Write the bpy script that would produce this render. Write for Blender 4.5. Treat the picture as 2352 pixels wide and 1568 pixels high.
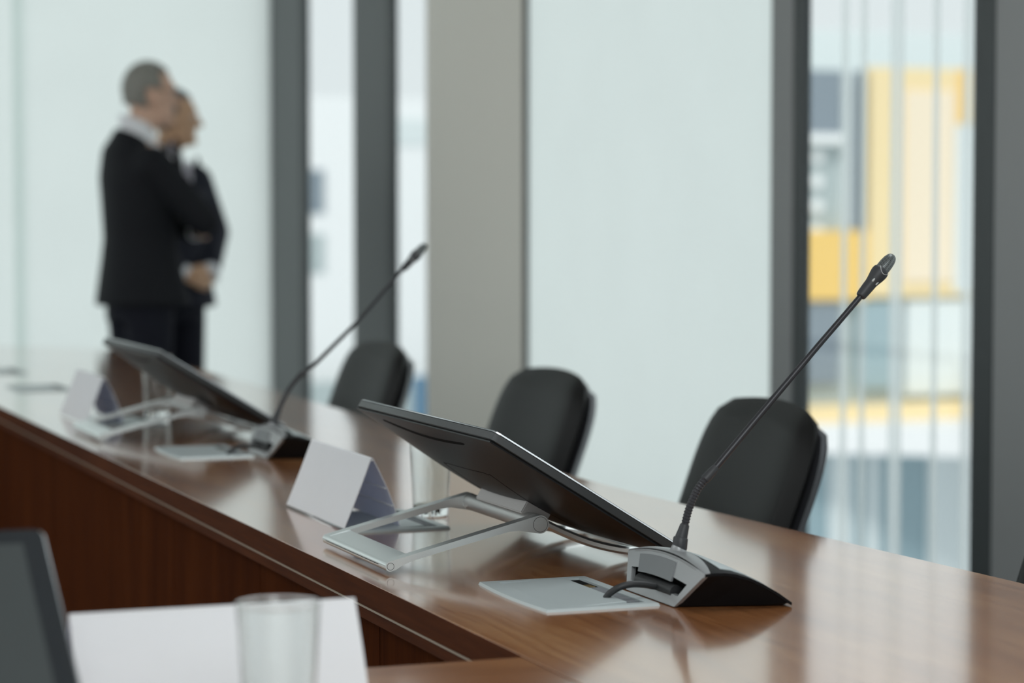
import bpy, bmesh, math, random
from mathutils import Vector, Matrix, Euler
PI = math.pi
rnd = random.Random(7)
for o in list(bpy.data.objects): bpy.data.objects.remove(o)
S = bpy.context.scene
C = S.collection

# ------------------------------------------------------------------ camera
YAW = math.radians(20.564); PITCH = math.radians(2.928)
FW = Vector((math.sin(YAW)*math.cos(PITCH), math.cos(YAW)*math.cos(PITCH), -math.sin(PITCH)))
cam = bpy.data.cameras.new('camera'); camo = bpy.data.objects.new('camera', cam); C.objects.link(camo)
camo.location = (0, 0, 1.21)
camo.rotation_euler = FW.to_track_quat('-Z', 'Y').to_euler()
cam.sensor_width = 36.0; cam.lens = 5553/2352*36.0
cam.clip_start = 0.05; cam.clip_end = 500
cam.dof.use_dof = True; cam.dof.focus_distance = 3.11; cam.dof.aperture_fstop = 3.6
S.camera = camo

# ------------------------------------------------------------------ light
W = bpy.data.worlds.new('world'); S.world = W; W.use_nodes = True
bg = W.node_tree.nodes['Background']
bg.inputs[0].default_value = (0.885, 0.93, 0.935, 1); bg.inputs[1].default_value = 1.08
def sun(name, e, d, col, ang):
    l = bpy.data.lights.new(name, 'SUN'); l.energy = e; l.color = col; l.angle = math.radians(ang)
    o = bpy.data.objects.new(name, l); C.objects.link(o)
    o.rotation_euler = Vector(d).to_track_quat('-Z', 'Y').to_euler(); return o
sun('sun', 1.7, (0.35, 0.62, -0.70), (1.0, 0.96, 0.9), 12)
def lamp(name, loc, sx, sy, e):
    l = bpy.data.lights.new(name, 'AREA'); l.shape = 'RECTANGLE'; l.size = sx; l.size_y = sy; l.energy = e; l.color = (0.95, 0.99, 1.0)
    o = bpy.data.objects.new(name, l); C.objects.link(o); o.location = loc; return o
lamp('ceiling_lamp', (0.2, -2.2, 3.2), 2.4, 4.5, 210); lamp('ceiling_lamp', (-2.6, 5.0, 3.2), 1.2, 7.0, 95); lamp('ceiling_lamp', (2.2, 3.0, 3.2), 0.8, 1.8, 27)  # unseen area lights added under the ceiling to brighten the room
S.view_settings.view_transform = 'Standard'; S.view_settings.look = 'None'
S.view_settings.gamma = 1.0; S.view_settings.use_curve_mapping = False
S.view_settings.exposure = 0.0

# ------------------------------------------------------------------ materials
def mat(name, col, rough=0.5, metal=0.0, spec=0.5, noise=0.0, nscale=30, bump=0.0, bscale=200, coat=0.0, stretch=None, sheen=0):
    m = bpy.data.materials.new(name); m.use_nodes = True
    nt = m.node_tree; b = nt.nodes['Principled BSDF']
    b.inputs['Base Color'].default_value = (*col, 1); b.inputs['Roughness'].default_value = rough
    b.inputs['Metallic'].default_value = metal; b.inputs['Specular IOR Level'].default_value = spec
    b.inputs['Coat Weight'].default_value = coat; b.inputs['Coat Roughness'].default_value = 0.1
    tc = nt.nodes.new('ShaderNodeTexCoord'); mp = nt.nodes.new('ShaderNodeMapping')
    nt.links.new(tc.outputs['Object'], mp.inputs[0])
    if stretch: mp.inputs['Scale'].default_value = stretch
    n = nt.nodes.new('ShaderNodeTexNoise'); n.inputs['Scale'].default_value = nscale; n.inputs['Detail'].default_value = 4
    nt.links.new(mp.outputs[0], n.inputs['Vector'])
    r = nt.nodes.new('ShaderNodeMixRGB'); a = max(noise, 0.02)
    r.inputs[1].default_value = (*[c*(1-a) for c in col], 1); r.inputs[2].default_value = (*[min(1, c*(1+a)) for c in col], 1)
    nt.links.new(n.outputs['Fac'], r.inputs[0]); nt.links.new(r.outputs[0], b.inputs['Base Color'])
    if bump:
        n2 = nt.nodes.new('ShaderNodeTexNoise'); n2.inputs['Scale'].default_value = bscale; n2.inputs['Detail'].default_value = 3
        nt.links.new(mp.outputs[0], n2.inputs['Vector'])
        bp = nt.nodes.new('ShaderNodeBump'); bp.inputs['Strength'].default_value = bump; bp.inputs['Distance'].default_value = 0.001
        nt.links.new(n2.outputs['Fac'], bp.inputs['Height']); nt.links.new(bp.outputs[0], b.inputs['Normal'])
    return m

def wood(name, stops, grain, rough=0.25, spec=0.5, bump=0.25, fine=1.0, coat=0.0):
    """walnut laminate; grain = index of the axis the grain runs along"""
    m = bpy.data.materials.new(name); m.use_nodes = True; nt = m.node_tree; b = nt.nodes['Principled BSDF']
    tc = nt.nodes.new('ShaderNodeTexCoord')
    def nz(sc, st, det=5, dist=0.0):
        mp = nt.nodes.new('ShaderNodeMapping'); s = [st, st, st]; s[grain] = 1.0
        mp.inputs['Scale'].default_value = s; nt.links.new(tc.outputs['Object'], mp.inputs[0])
        n = nt.nodes.new('ShaderNodeTexNoise'); n.inputs['Scale'].default_value = sc; n.inputs['Detail'].default_value = det
        n.inputs['Distortion'].default_value = dist; nt.links.new(mp.outputs[0], n.inputs['Vector']); return n
    big = nz(1.6, 6.0, 3, 0.6); fin = nz(9.0*fine, 22.0, 6)
    mx = nt.nodes.new('ShaderNodeMixRGB'); mx.inputs[0].default_value = 0.45
    nt.links.new(big.outputs['Fac'], mx.inputs[1]); nt.links.new(fin.outputs['Fac'], mx.inputs[2])
    cr = nt.nodes.new('ShaderNodeValToRGB'); e = cr.color_ramp.elements
    e[0].position = 0.30; e[0].color = (*stops[0], 1); e[1].position = 0.72; e[1].color = (*stops[2], 1)
    k = e.new(0.5); k.color = (*stops[1], 1)
    nt.links.new(mx.outputs[0], cr.inputs[0]); nt.links.new(cr.outputs[0], b.inputs['Base Color'])
    b.inputs['Roughness'].default_value = rough; b.inputs['Specular IOR Level'].default_value = spec
    bp = nt.nodes.new('ShaderNodeBump'); bp.inputs['Strength'].default_value = bump; bp.inputs['Distance'].default_value = 0.00012
    b.inputs['Coat Weight'].default_value = coat; b.inputs['Coat Roughness'].default_value = 0.10; b.inputs['Coat IOR'].default_value = 1.65
    f2 = nz(14.0, 10.0, 1); nt.links.new(f2.outputs['Fac'], bp.inputs['Height']); nt.links.new(bp.outputs[0], b.inputs['Normal'])
    return m

def glassmat(name, col=(1, 1, 1), rough=0.0, ior=1.45):
    m = bpy.data.materials.new(name); m.use_nodes = True; nt = m.node_tree; b = nt.nodes['Principled BSDF']
    b.inputs['Base Color'].default_value = (*col, 1); b.inputs['Roughness'].default_value = rough
    b.inputs['Transmission Weight'].default_value = 1.0; b.inputs['IOR'].default_value = ior
    return m

def panemat(name, tint=(0.90, 0.92, 0.925), refl=0.06):
    m = bpy.data.materials.new(name); m.use_nodes = True; nt = m.node_tree; nt.nodes.clear()
    out = nt.nodes.new('ShaderNodeOutputMaterial'); t = nt.nodes.new('ShaderNodeBsdfTransparent'); t.inputs[0].default_value = (*tint, 1)
    g = nt.nodes.new('ShaderNodeBsdfGlossy'); g.inputs['Roughness'].default_value = 0.03
    mx = nt.nodes.new('ShaderNodeMixShader'); mx.inputs[0].default_value = refl
    nt.links.new(t.outputs[0], mx.inputs[1]); nt.links.new(g.outputs[0], mx.inputs[2]); nt.links.new(mx.outputs[0], out.inputs[0])
    return m

def blindmat(name, col, tr):
    """woven roller-blind cloth: part of the daylight behind it comes through, the rest is reflected"""
    m = bpy.data.materials.new(name); m.use_nodes = True; nt = m.node_tree; nt.nodes.clear()
    out = nt.nodes.new('ShaderNodeOutputMaterial'); d = nt.nodes.new('ShaderNodeBsdfDiffuse'); t = nt.nodes.new('ShaderNodeBsdfTranslucent')
    tc = nt.nodes.new('ShaderNodeTexCoord'); n = nt.nodes.new('ShaderNodeTexNoise'); n.inputs['Scale'].default_value = 3.0
    nt.links.new(tc.outputs['Object'], n.inputs['Vector'])
    mxc = nt.nodes.new('ShaderNodeMixRGB'); mxc.inputs[1].default_value = (*[c*0.97 for c in col], 1); mxc.inputs[2].default_value = (*col, 1)
    nt.links.new(n.outputs['Fac'], mxc.inputs[0])
    for q in (d, t): nt.links.new(mxc.outputs[0], q.inputs['Color'])
    mx = nt.nodes.new('ShaderNodeMixShader'); mx.inputs[0].default_value = tr
    nt.links.new(d.outputs[0], mx.inputs[1]); nt.links.new(t.outputs[0], mx.inputs[2]); nt.links.new(mx.outputs[0], out.inputs[0])
    return m

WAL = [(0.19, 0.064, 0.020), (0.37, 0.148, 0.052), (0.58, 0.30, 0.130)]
M = {}
M['top'] = wood('walnut_top', WAL, 1, rough=0.20, spec=1.0, coat=1.0, bump=0.12)
M['top_cross'] = wood('walnut_top_cross', WAL, 0, rough=0.20, spec=1.0, coat=1.0, bump=0.12)
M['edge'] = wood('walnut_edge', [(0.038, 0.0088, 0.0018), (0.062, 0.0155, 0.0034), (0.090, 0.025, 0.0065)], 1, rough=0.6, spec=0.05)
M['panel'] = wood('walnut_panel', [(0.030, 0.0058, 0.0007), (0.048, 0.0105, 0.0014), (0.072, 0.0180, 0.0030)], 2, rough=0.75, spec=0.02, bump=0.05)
M['strip'] = mat('champagne_strip', (0.42, 0.34, 0.26), 0.35, 0.6)
M['alu'] = mat('satin_aluminium', (0.72, 0.76, 0.755), 0.28, 0.85, noise=0.02, nscale=300)
M['alu_d'] = mat('grey_aluminium', (0.44, 0.44, 0.43), 0.36, 0.85)
M['bracket'] = mat('grey_cast_bracket', (0.40, 0.39, 0.38), 0.5, 0.1)
M['edgetrim'] = mat('polished_edge', (0.75, 0.76, 0.78), 0.16, 1.0)
M['silver'] = mat('silver_plastic', (0.29, 0.30, 0.305), 0.36, 0.45, noise=0.02)
M['silver_d'] = mat('dull_silver_plastic', (0.15, 0.16, 0.165), 0.45, 0.3)
M['lid'] = mat('pale_grey_lid', (0.44, 0.49, 0.495), 0.42, 0.3, bump=0.05, bscale=900)
M['shell'] = mat('charcoal_shell', (0.0085, 0.009, 0.0095), 0.40, 0, 0.16, bump=0.06, bscale=1500)
M['rim'] = mat('dark_grey_rim', (0.027, 0.030, 0.031), 0.42, 0.15)
M['rimtop'] = mat('bezel', (0.012, 0.015, 0.018), 0.34, spec=0.35)
M['black'] = mat('black_plastic', (0.0035, 0.0035, 0.004), 0.5, spec=0.14)
M['void'] = mat('dark_recess', (0.004, 0.004, 0.004), 0.8, spec=0.1)
M['screen'] = mat('switched_off_screen', (0.040, 0.047, 0.048), 0.28, 0, 0.5)
M['rubber'] = mat('black_cable', (0.012, 0.013, 0.014), 0.5)
M['stem'] = mat('graphite_stem', (0.028, 0.028, 0.032), 0.36, 0.4)
M['boot'] = mat('charcoal_boot', (0.022, 0.024, 0.027), 0.5)
M['brush'] = mat('grey_brush', (0.13, 0.14, 0.15), 0.8, noise=0.4, nscale=600)
M['brass'] = mat('socket_brass', (0.25, 0.18, 0.08), 0.4, 0.8)
M['led'] = mat('clear_grey_window', (0.42, 0.44, 0.43), 0.25)
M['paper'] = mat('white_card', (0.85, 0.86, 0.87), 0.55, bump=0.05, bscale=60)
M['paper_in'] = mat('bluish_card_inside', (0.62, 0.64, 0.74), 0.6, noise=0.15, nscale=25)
for k_ in ('paper', 'paper_in'):
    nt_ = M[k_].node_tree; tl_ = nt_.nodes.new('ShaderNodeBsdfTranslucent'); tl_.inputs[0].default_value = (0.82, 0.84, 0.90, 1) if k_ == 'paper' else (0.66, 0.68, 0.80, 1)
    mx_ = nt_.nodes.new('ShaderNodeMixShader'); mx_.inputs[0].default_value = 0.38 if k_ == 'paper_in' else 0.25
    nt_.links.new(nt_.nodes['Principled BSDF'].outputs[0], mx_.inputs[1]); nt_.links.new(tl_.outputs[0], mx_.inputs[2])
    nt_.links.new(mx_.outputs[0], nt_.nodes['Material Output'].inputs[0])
M['leather'] = mat('black_leather', (0.0045, 0.0045, 0.0044), 0.45, 0, 0.18, bump=0.3, bscale=260)
M['chairshell'] = mat('chair_back_shell', (0.07, 0.072, 0.08), 0.3, 0.2)
M['chrome'] = mat('chrome', (0.6, 0.6, 0.6), 0.15, 1.0)
M['post'] = mat('grey_cladding', (0.245, 0.255, 0.255), 0.55, 0.1)
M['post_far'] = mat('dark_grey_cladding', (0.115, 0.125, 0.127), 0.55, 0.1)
M['frame'] = mat('anthracite_frame', (0.035, 0.042, 0.044), 0.5)
M['column'] = mat('warm_grey_paint', (0.80, 0.78, 0.71), 0.7)
M['white'] = mat('white_paint', (0.82, 0.84, 0.83), 0.7)
M['ceil'] = mat('ceiling_white', (0.80, 0.82, 0.81), 0.8)
M['floor'] = mat('grey_carpet', (0.30, 0.31, 0.315), 0.95, noise=0.3, nscale=200, bump=0.3)
M['blind'] = blindmat('blind_cloth', (0.935, 0.972, 0.96), 0.87)
M['pane'] = panemat('window_glass')
M['tumbler'] = glassmat('clear_tumbler_glass', (1, 1, 1), 0.0, 1.45)
M['suit'] = mat('black_suit', (0.010, 0.011, 0.014), 0.75, spec=0.2, bump=0.1, bscale=400)
M['suit2'] = mat('navy_suit', (0.016, 0.018, 0.028), 0.7, spec=0.2, bump=0.1, bscale=400)
M['trouser'] = mat('dark_trousers', (0.010, 0.011, 0.018), 0.8, spec=0.2)
M['shirt'] = mat('white_shirt', (0.82, 0.83, 0.86), 0.7)
M['tie'] = mat('pale_tie', (0.45, 0.42, 0.48), 0.6)
M['skin'] = mat('skin', (0.66, 0.42, 0.31), 0.5, noise=0.06, nscale=20)
M['skin2'] = mat('tanned_skin', (0.60, 0.37, 0.23), 0.5, noise=0.06, nscale=20)
M['hair'] = mat('grey_hair', (0.24, 0.235, 0.21), 0.6, noise=0.3, nscale=80)
M['hair2'] = mat('dark_grey_hair', (0.15, 0.16, 0.16), 0.6, noise=0.3, nscale=80)
M['shoe'] = mat('black_shoe', (0.01, 0.01, 0.01), 0.2)
M['eye'] = mat('eye', (0.7, 0.7, 0.7), 0.2)
M['lens'] = panemat('spectacle_lens', (0.9, 0.9, 0.9), 0.1)

def grille_mat():
    m = bpy.data.materials.new('perforated_grille'); m.use_nodes = True; nt = m.node_tree; b = nt.nodes['Principled BSDF']
    b.inputs['Roughness'].default_value = 0.35; b.inputs['Metallic'].default_value = 0.5
    uv = nt.nodes.new('ShaderNodeTexCoord'); sx = nt.nodes.new('ShaderNodeSeparateXYZ'); nt.links.new(uv.outputs['UV'], sx.inputs[0])
    def mth(op, a, c=None, d=None):
        n = nt.nodes.new('ShaderNodeMath'); n.operation = op
        for i, v in enumerate((a, c, d)):
            if v is None: continue
            if isinstance(v, (int, float)): n.inputs[i].default_value = v
            else: nt.links.new(v, n.inputs[i])
        return n.outputs[0]
    u = mth('MULTIPLY', sx.outputs[0], 28.0); v = mth('MULTIPLY', sx.outputs[1], 19.0)
    row = mth('FLOOR', v); odd = mth('MULTIPLY', mth('MODULO', row, 2.0), 0.5)
    fu = mth('SUBTRACT', mth('FRACT', mth('ADD', u, odd)), 0.5); fv = mth('SUBTRACT', mth('FRACT', v), 0.5)
    dd = mth('SQRT', mth('ADD', mth('MULTIPLY', fu, fu), mth('MULTIPLY', mth('MULTIPLY', fv, fv), 1.0)))
    hole = mth('LESS_THAN', dd, 0.33)
    # plain strips without holes run along the head
    seg = mth('FRACT', mth('MULTIPLY', sx.outputs[0], 4.0)); strip = mth('GREATER_THAN', seg, 0.17)
    k = mth('MULTIPLY', hole, strip)
    mx = nt.nodes.new('ShaderNodeMixRGB'); mx.inputs[1].default_value = (0.15, 0.165, 0.165, 1); mx.inputs[2].default_value = (0.002, 0.002, 0.002, 1)
    nt.links.new(k, mx.inputs[0]); nt.links.new(mx.outputs[0], b.inputs['Base Color'])
    return m
M['grille'] = grille_mat()

# ------------------------------------------------------------------ mesh helpers
def obj(name, bm, m, parent=None, smooth=False, loc=None):
    me = bpy.data.meshes.new(name); bmesh.ops.recalc_face_normals(bm, faces=bm.faces[:]) if True else None
    bm.to_mesh(me); bm.free()
    if smooth:
        for p in me.polygons: p.use_smooth = True
        try: me.set_sharp_from_angle(angle=math.radians(smooth if smooth is not True else 40))
        except Exception: pass
    o = bpy.data.objects.new(name, me); C.objects.link(o)
    for mm in (m if isinstance(m, (list, tuple)) else [m]): me.materials.append(mm)
    if parent: o.parent = parent
    if loc: o.location = loc
    return o
def thing(name, label, cat, loc=(0, 0, 0), rz=0.0, group=None):
    o = bpy.data.objects.new(name, None); C.objects.link(o); o.empty_display_size = 0.1
    o.location = loc; o.rotation_euler = (0, 0, rz); o['label'] = label; o['category'] = cat
    if group: o['group'] = group
    return o
def tag(o, label, cat, group=None):
    o['label'] = label; o['category'] = cat
    if group: o['group'] = group
    return o
def struct(o): o['kind'] = 'structure'; return o
def dup(root, loc, rz, label, group=None):
    def cp(o, par):
        c = o.copy(); C.objects.link(c)
        if par: c.parent = par
        for ch in [x for x in bpy.data.objects if x.parent == o]: cp(ch, c)
        return c
    r = cp(root, None); r.location = loc; r.rotation_euler = (0, 0, rz); r['label'] = label
    if group: r['group'] = group
    return r
def B(): return bmesh.new()
def box(bm, lo, hi, bev=0.0, seg=2, mtx=None):
    r = bmesh.ops.create_cube(bm, size=1.0)['verts']
    lo, hi = Vector(lo), Vector(hi)
    for v in r:
        v.co = Vector([lo[i]+(v.co[i]+0.5)*(hi[i]-lo[i]) for i in range(3)])
    if bev:
        es = list({e for v in r for e in v.link_edges})
        g = bmesh.ops.bevel(bm, geom=es, offset=bev, segments=seg, affect='EDGES', profile=0.5)
        r = list({v for f in g['faces'] for v in f.verts} | {v for v in r if v.is_valid})
    if mtx is not None:
        for v in r: v.co = mtx @ v.co
    return r
def prism(bm, pts, z0, z1, axis='z', bev=0.0):
    """polygon extruded; axis z: pts are (x,y); axis y: pts are (x,z) extruded z0..z1 in y"""
    def P(p, h): return Vector((p[0], p[1], h)) if axis == 'z' else (Vector((p[0], h, p[1])) if axis == 'y' else Vector((h, p[0], p[1])))
    a = [bm.verts.new(P(p, z0)) for p in pts]; b = [bm.verts.new(P(p, z1)) for p in pts]; n = len(pts)
    fs = [bm.faces.new(a), bm.faces.new(b)]
    for i in range(n): fs.append(bm.faces.new((a[i], a[(i+1) % n], b[(i+1) % n], b[i])))
    if bev:
        es = list({e for f in fs[:2] for e in f.edges})
        bmesh.ops.recalc_face_normals(bm, faces=fs)
        bmesh.ops.bevel(bm, geom=es, offset=bev, segments=2, affect='EDGES', profile=0.5)
def frames(path):
    P = [Vector(p) for p in path]; T = []
    for i in range(len(P)):
        t = P[min(i+1, len(P)-1)]-P[max(i-1, 0)]; T.append(t.normalized())
    up = Vector((0, 1, 0)) if abs(T[0].y) < 0.9 else Vector((1, 0, 0))
    n = (up-T[0]*up.dot(T[0])).normalized(); out = []
    for i, t in enumerate(T):
        n = (n-t*n.dot(t)).normalized(); out.append((P[i], t, n, t.cross(n)))
    return out
def tube(bm, path, rad, seg=16, caps=True, uv=False, squash=1.0):
    fr = frames(path); rings = []
    if not isinstance(rad, (list, tuple)): rad = [rad]*len(fr)
    for (p, t, n, b), r in zip(fr, rad):
        rings.append([bm.verts.new(p+n*(r*math.cos(2*PI*k/seg))+b*(r*squash*math.sin(2*PI*k/seg))) for k in range(seg)])
    lay = bm.loops.layers.uv.verify() if uv else None
    for i in range(len(rings)-1):
        for k in range(seg):
            f = bm.faces.new((rings[i][k], rings[i][(k+1) % seg], rings[i+1][(k+1) % seg], rings[i+1][k]))
            if uv:
                for l, (a, c) in zip(f.loops, ((k, i), (k+1, i), (k+1, i+1), (k, i+1))): l[lay].uv = (a/seg, uv[c])
    if caps:
        bm.faces.new(rings[0][::-1]); bm.faces.new(rings[-1])
    return rings
def lathe(bm, prof, seg=48, c=(0, 0, 0)):
    rings = []
    for r, z in prof:
        if r < 1e-6: rings.append([bm.verts.new((c[0], c[1], c[2]+z))])
        else: rings.append([bm.verts.new((c[0]+r*math.cos(2*PI*k/seg), c[1]+r*math.sin(2*PI*k/seg), c[2]+z)) for k in range(seg)])
    for a, b in zip(rings[:-1], rings[1:]):
        for k in range(seg):
            k2 = (k+1) % seg
            if len(a) == 1 and len(b) == 1: continue
            if len(a) == 1: bm.faces.new((a[0], b[k], b[k2]))
            elif len(b) == 1: bm.faces.new((a[k], a[k2], b[0]))
            else: bm.faces.new((a[k], a[k2], b[k2], b[k]))
def smoothpath(pts, n=8):
    """Catmull-Rom through the points"""
    P = [Vector(p) for p in pts]; out = []
    for i in range(len(P)-1):
        p0 = P[max(i-1, 0)]; p1 = P[i]; p2 = P[i+1]; p3 = P[min(i+2, len(P)-1)]
        for k in range(n):
            t = k/n
            out.append(0.5*((2*p1)+(-p0+p2)*t+(2*p0-5*p1+4*p2-p3)*t*t+(-p0+3*p1-3*p2+p3)*t**3))
    out.append(P[-1]); return out
def strip_along(bm, path, w, th, axis=Vector((0, 1, 0))):
    """flat bar of width w (along axis) and thickness th following a path; rounded a little"""
    rings = []
    P = [Vector(p) for p in path]
    for i, p in enumerate(P):
        t = (P[min(i+1, len(P)-1)]-P[max(i-1, 0)]).normalized(); n = axis.cross(t).normalized()
        c = min(th, w)*0.28
        prof = [(-w/2+c, -th/2), (w/2-c, -th/2), (w/2, -th/2+c), (w/2, th/2-c), (w/2-c, th/2), (-w/2+c, th/2), (-w/2, th/2-c), (-w/2, -th/2+c)]
        rings.append([bm.verts.new(p+axis*a+n*b) for a, b in prof])
    for a, b in zip(rings[:-1], rings[1:]):
        for k in range(8): bm.faces.new((a[k], a[(k+1) % 8], b[(k+1) % 8], b[k]))
    bm.faces.new(rings[0][::-1]); bm.faces.new(rings[-1])

TZ = 0.75
# ------------------------------------------------------------------ setting: floor, ceiling, walls, windows
WX = 3.0; FY = 11.25; CH = 3.25
bm = B(); box(bm, (-6, -5, -0.1), (WX+0.35, FY+0.3, 0)); struct(obj('floor', bm, M['floor']))
bm = B(); box(bm, (-6, -5, CH), (WX+0.35, FY+0.3, CH+0.15)); struct(obj('ceiling', bm, M['ceil']))

# right (window) wall, built from its own pieces between floor and ceiling
def upright(name, y0, y1, x0, x1, m, z0=0.0, z1=CH, bev=0.004):
    bm = B(); box(bm, (x0, y0, z0), (x1, y1, z1), bev); return struct(obj(name, bm, m))
# near end of the wall: grey cladding
upright('wall_right', -5, 0.3, WX, WX+0.3, M['post'])
upright('trim_10', 4.0, 4.835, WX, WX+0.024, M['post'])
upright('trim_1', 4.835, 4.92, WX, WX+0.024, M['frame'])
# window 1: clear glass 4.925 .. 5.78
def window(name, y0, y1, x=WX+0.012):
    bm = B(); box(bm, (x-0.01, y0-0.02, 0.0), (x+0.01, y0+0.006, CH), 0.002); box(bm, (x-0.01, y1-0.006, 0.0), (x+0.01, y1+0.02, CH), 0.002)
    box(bm, (x-0.01, y0+0.006, 0.0), (x+0.01, y1-0.006, 0.09), 0.002); box(bm, (x-0.01, y0+0.006, CH-0.09), (x+0.01, y1-0.006, CH), 0.002)
    w = struct(obj(name, bm, M['frame']))
    bm = B(); box(bm, (x-0.003, y0+0.006, 0.09), (x+0.003, y1-0.006, CH-0.09))
    obj('window_pane', bm, M['pane'], w)
    return w
window('window_1', 4.925, 5.79)
upright('trim_2', 5.785, 5.845, WX, WX+0.024, M['frame'])
upright('trim_3', 5.845, 5.97, WX-0.004, WX+0.024, M['post'])
# window 2: blind drawn down over the whole bay 5.955 .. 7.85
bm = B(); box(bm, (WX+0.006, 5.965, 0.02), (WX+0.010, 7.85, CH-0.06))
w2 = struct(obj('window_2', bm, M['blind']))
bm = B(); tube(bm, [(WX+0.04, 5.98, CH-0.05), (WX+0.04, 7.84, CH-0.05)], 0.03); obj('blind_roller', bm, M['alu'], w2, True)
bm = B(); tube(bm, [(WX+0.013, 5.98, 0.02), (WX+0.013, 7.84, 0.02)], 0.012); obj('blind_bar', bm, M['alu'], w2, True)
upright('trim_4', 7.85, 7.885, WX-0.002, WX+0.024, M['frame'])
# beige column 7.87 .. 8.92
bm = B(); box(bm, (WX-0.006, 7.885, 0), (WX+0.024, 8.93, CH), 0.002); struct(obj('wall_column', bm, M['column']))
window('window_8', 0.32, 3.98)  # unseen window, added to bring more daylight onto the table
window('window_3', 8.95, 9.37)
upright('trim_5', 9.38, 9.43, WX, WX+0.024, M['frame'])
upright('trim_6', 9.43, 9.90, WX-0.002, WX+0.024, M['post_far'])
window('window_4', 9.925, 10.68)
upright('trim_7', 10.69, 10.75, WX, WX+0.024, M['frame'])
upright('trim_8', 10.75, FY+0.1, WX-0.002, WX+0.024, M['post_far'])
# far wall: two bays closed with white blinds
def blindbay(name, x0, x1, y=FY):
    bm = B(); box(bm, (x0, y+0.03, 0.02), (x1, y+0.036, CH-0.05))
    w = struct(obj(name, bm, M['blind']))
    bm = B(); tube(bm, [(x0, y+0.03, CH-0.05), (x1, y+0.03, CH-0.05)], 0.03); obj('blind_roller', bm, M['alu'], w, True)
    bm = B(); tube(bm, [(x0, y+0.033, 0.02), (x1, y+0.033, 0.02)], 0.012); obj('blind_bar', bm, M['alu'], w, True)
blindbay('window_5', 1.775, WX-0.002)
blindbay('window_6', -1.0, 1.822, FY+0.015)
blindbay('window_7', -3.9, -1.05)
bm = B(); box(bm, (-1.05, FY+0.02, 0), (-1.0, FY+0.09, CH), 0.003); struct(obj('trim_9', bm, M['white']))
bm = B(); box(bm, (-6, FY, 0), (-3.9, FY+0.25, CH)); struct(obj('wall_far', bm, M['white']))
bm = B(); box(bm, (-6, FY-0.02, 0), (WX-0.004, FY+0.02, 0.09), 0.004); struct(obj('baseboard_far', bm, M['white']))

# ------------------------------------------------------------------ conference table (three joined wings)
XI = 0.896
OUT = [(1.74, 0.4), (1.715, 1.6), (1.667, 2.6), (1.641, 3.1), (1.620, 3.5), (1.611, 3.9), (1.628, 4.8), (1.655, 5.7), (1.672, 6.4), (1.684, 7.4), (1.686, 8.26)]
OUT = [(p.x, p.y) for p in smoothpath([(x, y, 0) for x, y in OUT], 5)]
ARC = [(1.672, 8.34), (1.63, 8.42), (1.56, 8.52), (1.44, 8.67), (1.327, 8.79), (1.15, 8.93), (0.896, 9.05)]
top_pts = OUT + ARC
def inset(pts, d):   # move the outer side inwards
    return [(x-d, y) for x, y in pts]
def slab_thing(name, label, top_poly, low_poly, panels, m, mlow):
    t = thing(name, label, 'table')
    bm = B(); prism(bm, top_poly, TZ-0.032, TZ, bev=0.0012)
    bm.normal_update()
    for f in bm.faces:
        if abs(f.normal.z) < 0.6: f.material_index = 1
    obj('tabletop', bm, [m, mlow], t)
    bm = B(); prism(bm, low_poly[0], TZ-0.0345, TZ-0.032); obj('edge_strip', bm, M['strip'], t)
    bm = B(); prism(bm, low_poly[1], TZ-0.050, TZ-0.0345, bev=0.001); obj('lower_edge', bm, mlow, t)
    for p in panels:
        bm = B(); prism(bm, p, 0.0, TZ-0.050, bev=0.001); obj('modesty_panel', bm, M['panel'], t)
    return t
poly = [(XI, 0.4)] + OUT + ARC
lp = lambda d: [(XI+d, 0.4)] + [(x-d, y) for x, y in OUT+ARC[:-1]] + [(XI+d, 9.05-d)]
slab_thing('conference_table', 'long walnut conference table wing carrying the microphones, beside the windows',
           poly, (lp(-0.0006), lp(0.0012)),
           [[(XI+0.035, 2.36+0.61*k_), (XI+0.06, 2.36+0.61*k_), (XI+0.06, 2.967+0.61*k_), (XI+0.035, 2.967+0.61*k_)] for k_ in range(10)]+[
            [(XI+0.30, 0.6), (XI+0.34, 0.6), (XI+0.34, 8.0), (XI+0.30, 8.0)]], M['top'], M['edge'])
# seams between veneer panels of the front are thin upright joints
# near wing, joined at x = XI
nw = [(-2.6, 1.35), (XI-0.0015, 1.35), (XI-0.0015, 2.352), (-2.6, 2.352)]
nl = lambda d: [(-2.6, 1.35+d), (XI-0.0015, 1.35+d), (XI-0.0015, 2.352-d), (-2.6, 2.352-d)]
slab_thing('conference_table', 'near walnut table wing at the bottom, under the large card and nearest tumbler',
           nw, (nl(-0.0006), nl(0.0012)), [[(-2.5, 2.29), (XI-0.002, 2.29), (XI-0.002, 2.315), (-2.5, 2.315)]], M['top_cross'], M['edge'])
fw = [(XI-0.0015, 8.32), (XI-0.0015, 9.05), (0.5, 9.13), (-2.6, 9.15), (-2.6, 8.32)]
slab_thing('conference_table', 'far walnut table wing at the left end, before the white blinds',
           fw, (fw, fw), [[(-2.5, 8.40), (XI-0.002, 8.40), (XI-0.002, 8.43), (-2.5, 8.43)]], M['top_cross'], M['edge'])

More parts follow.
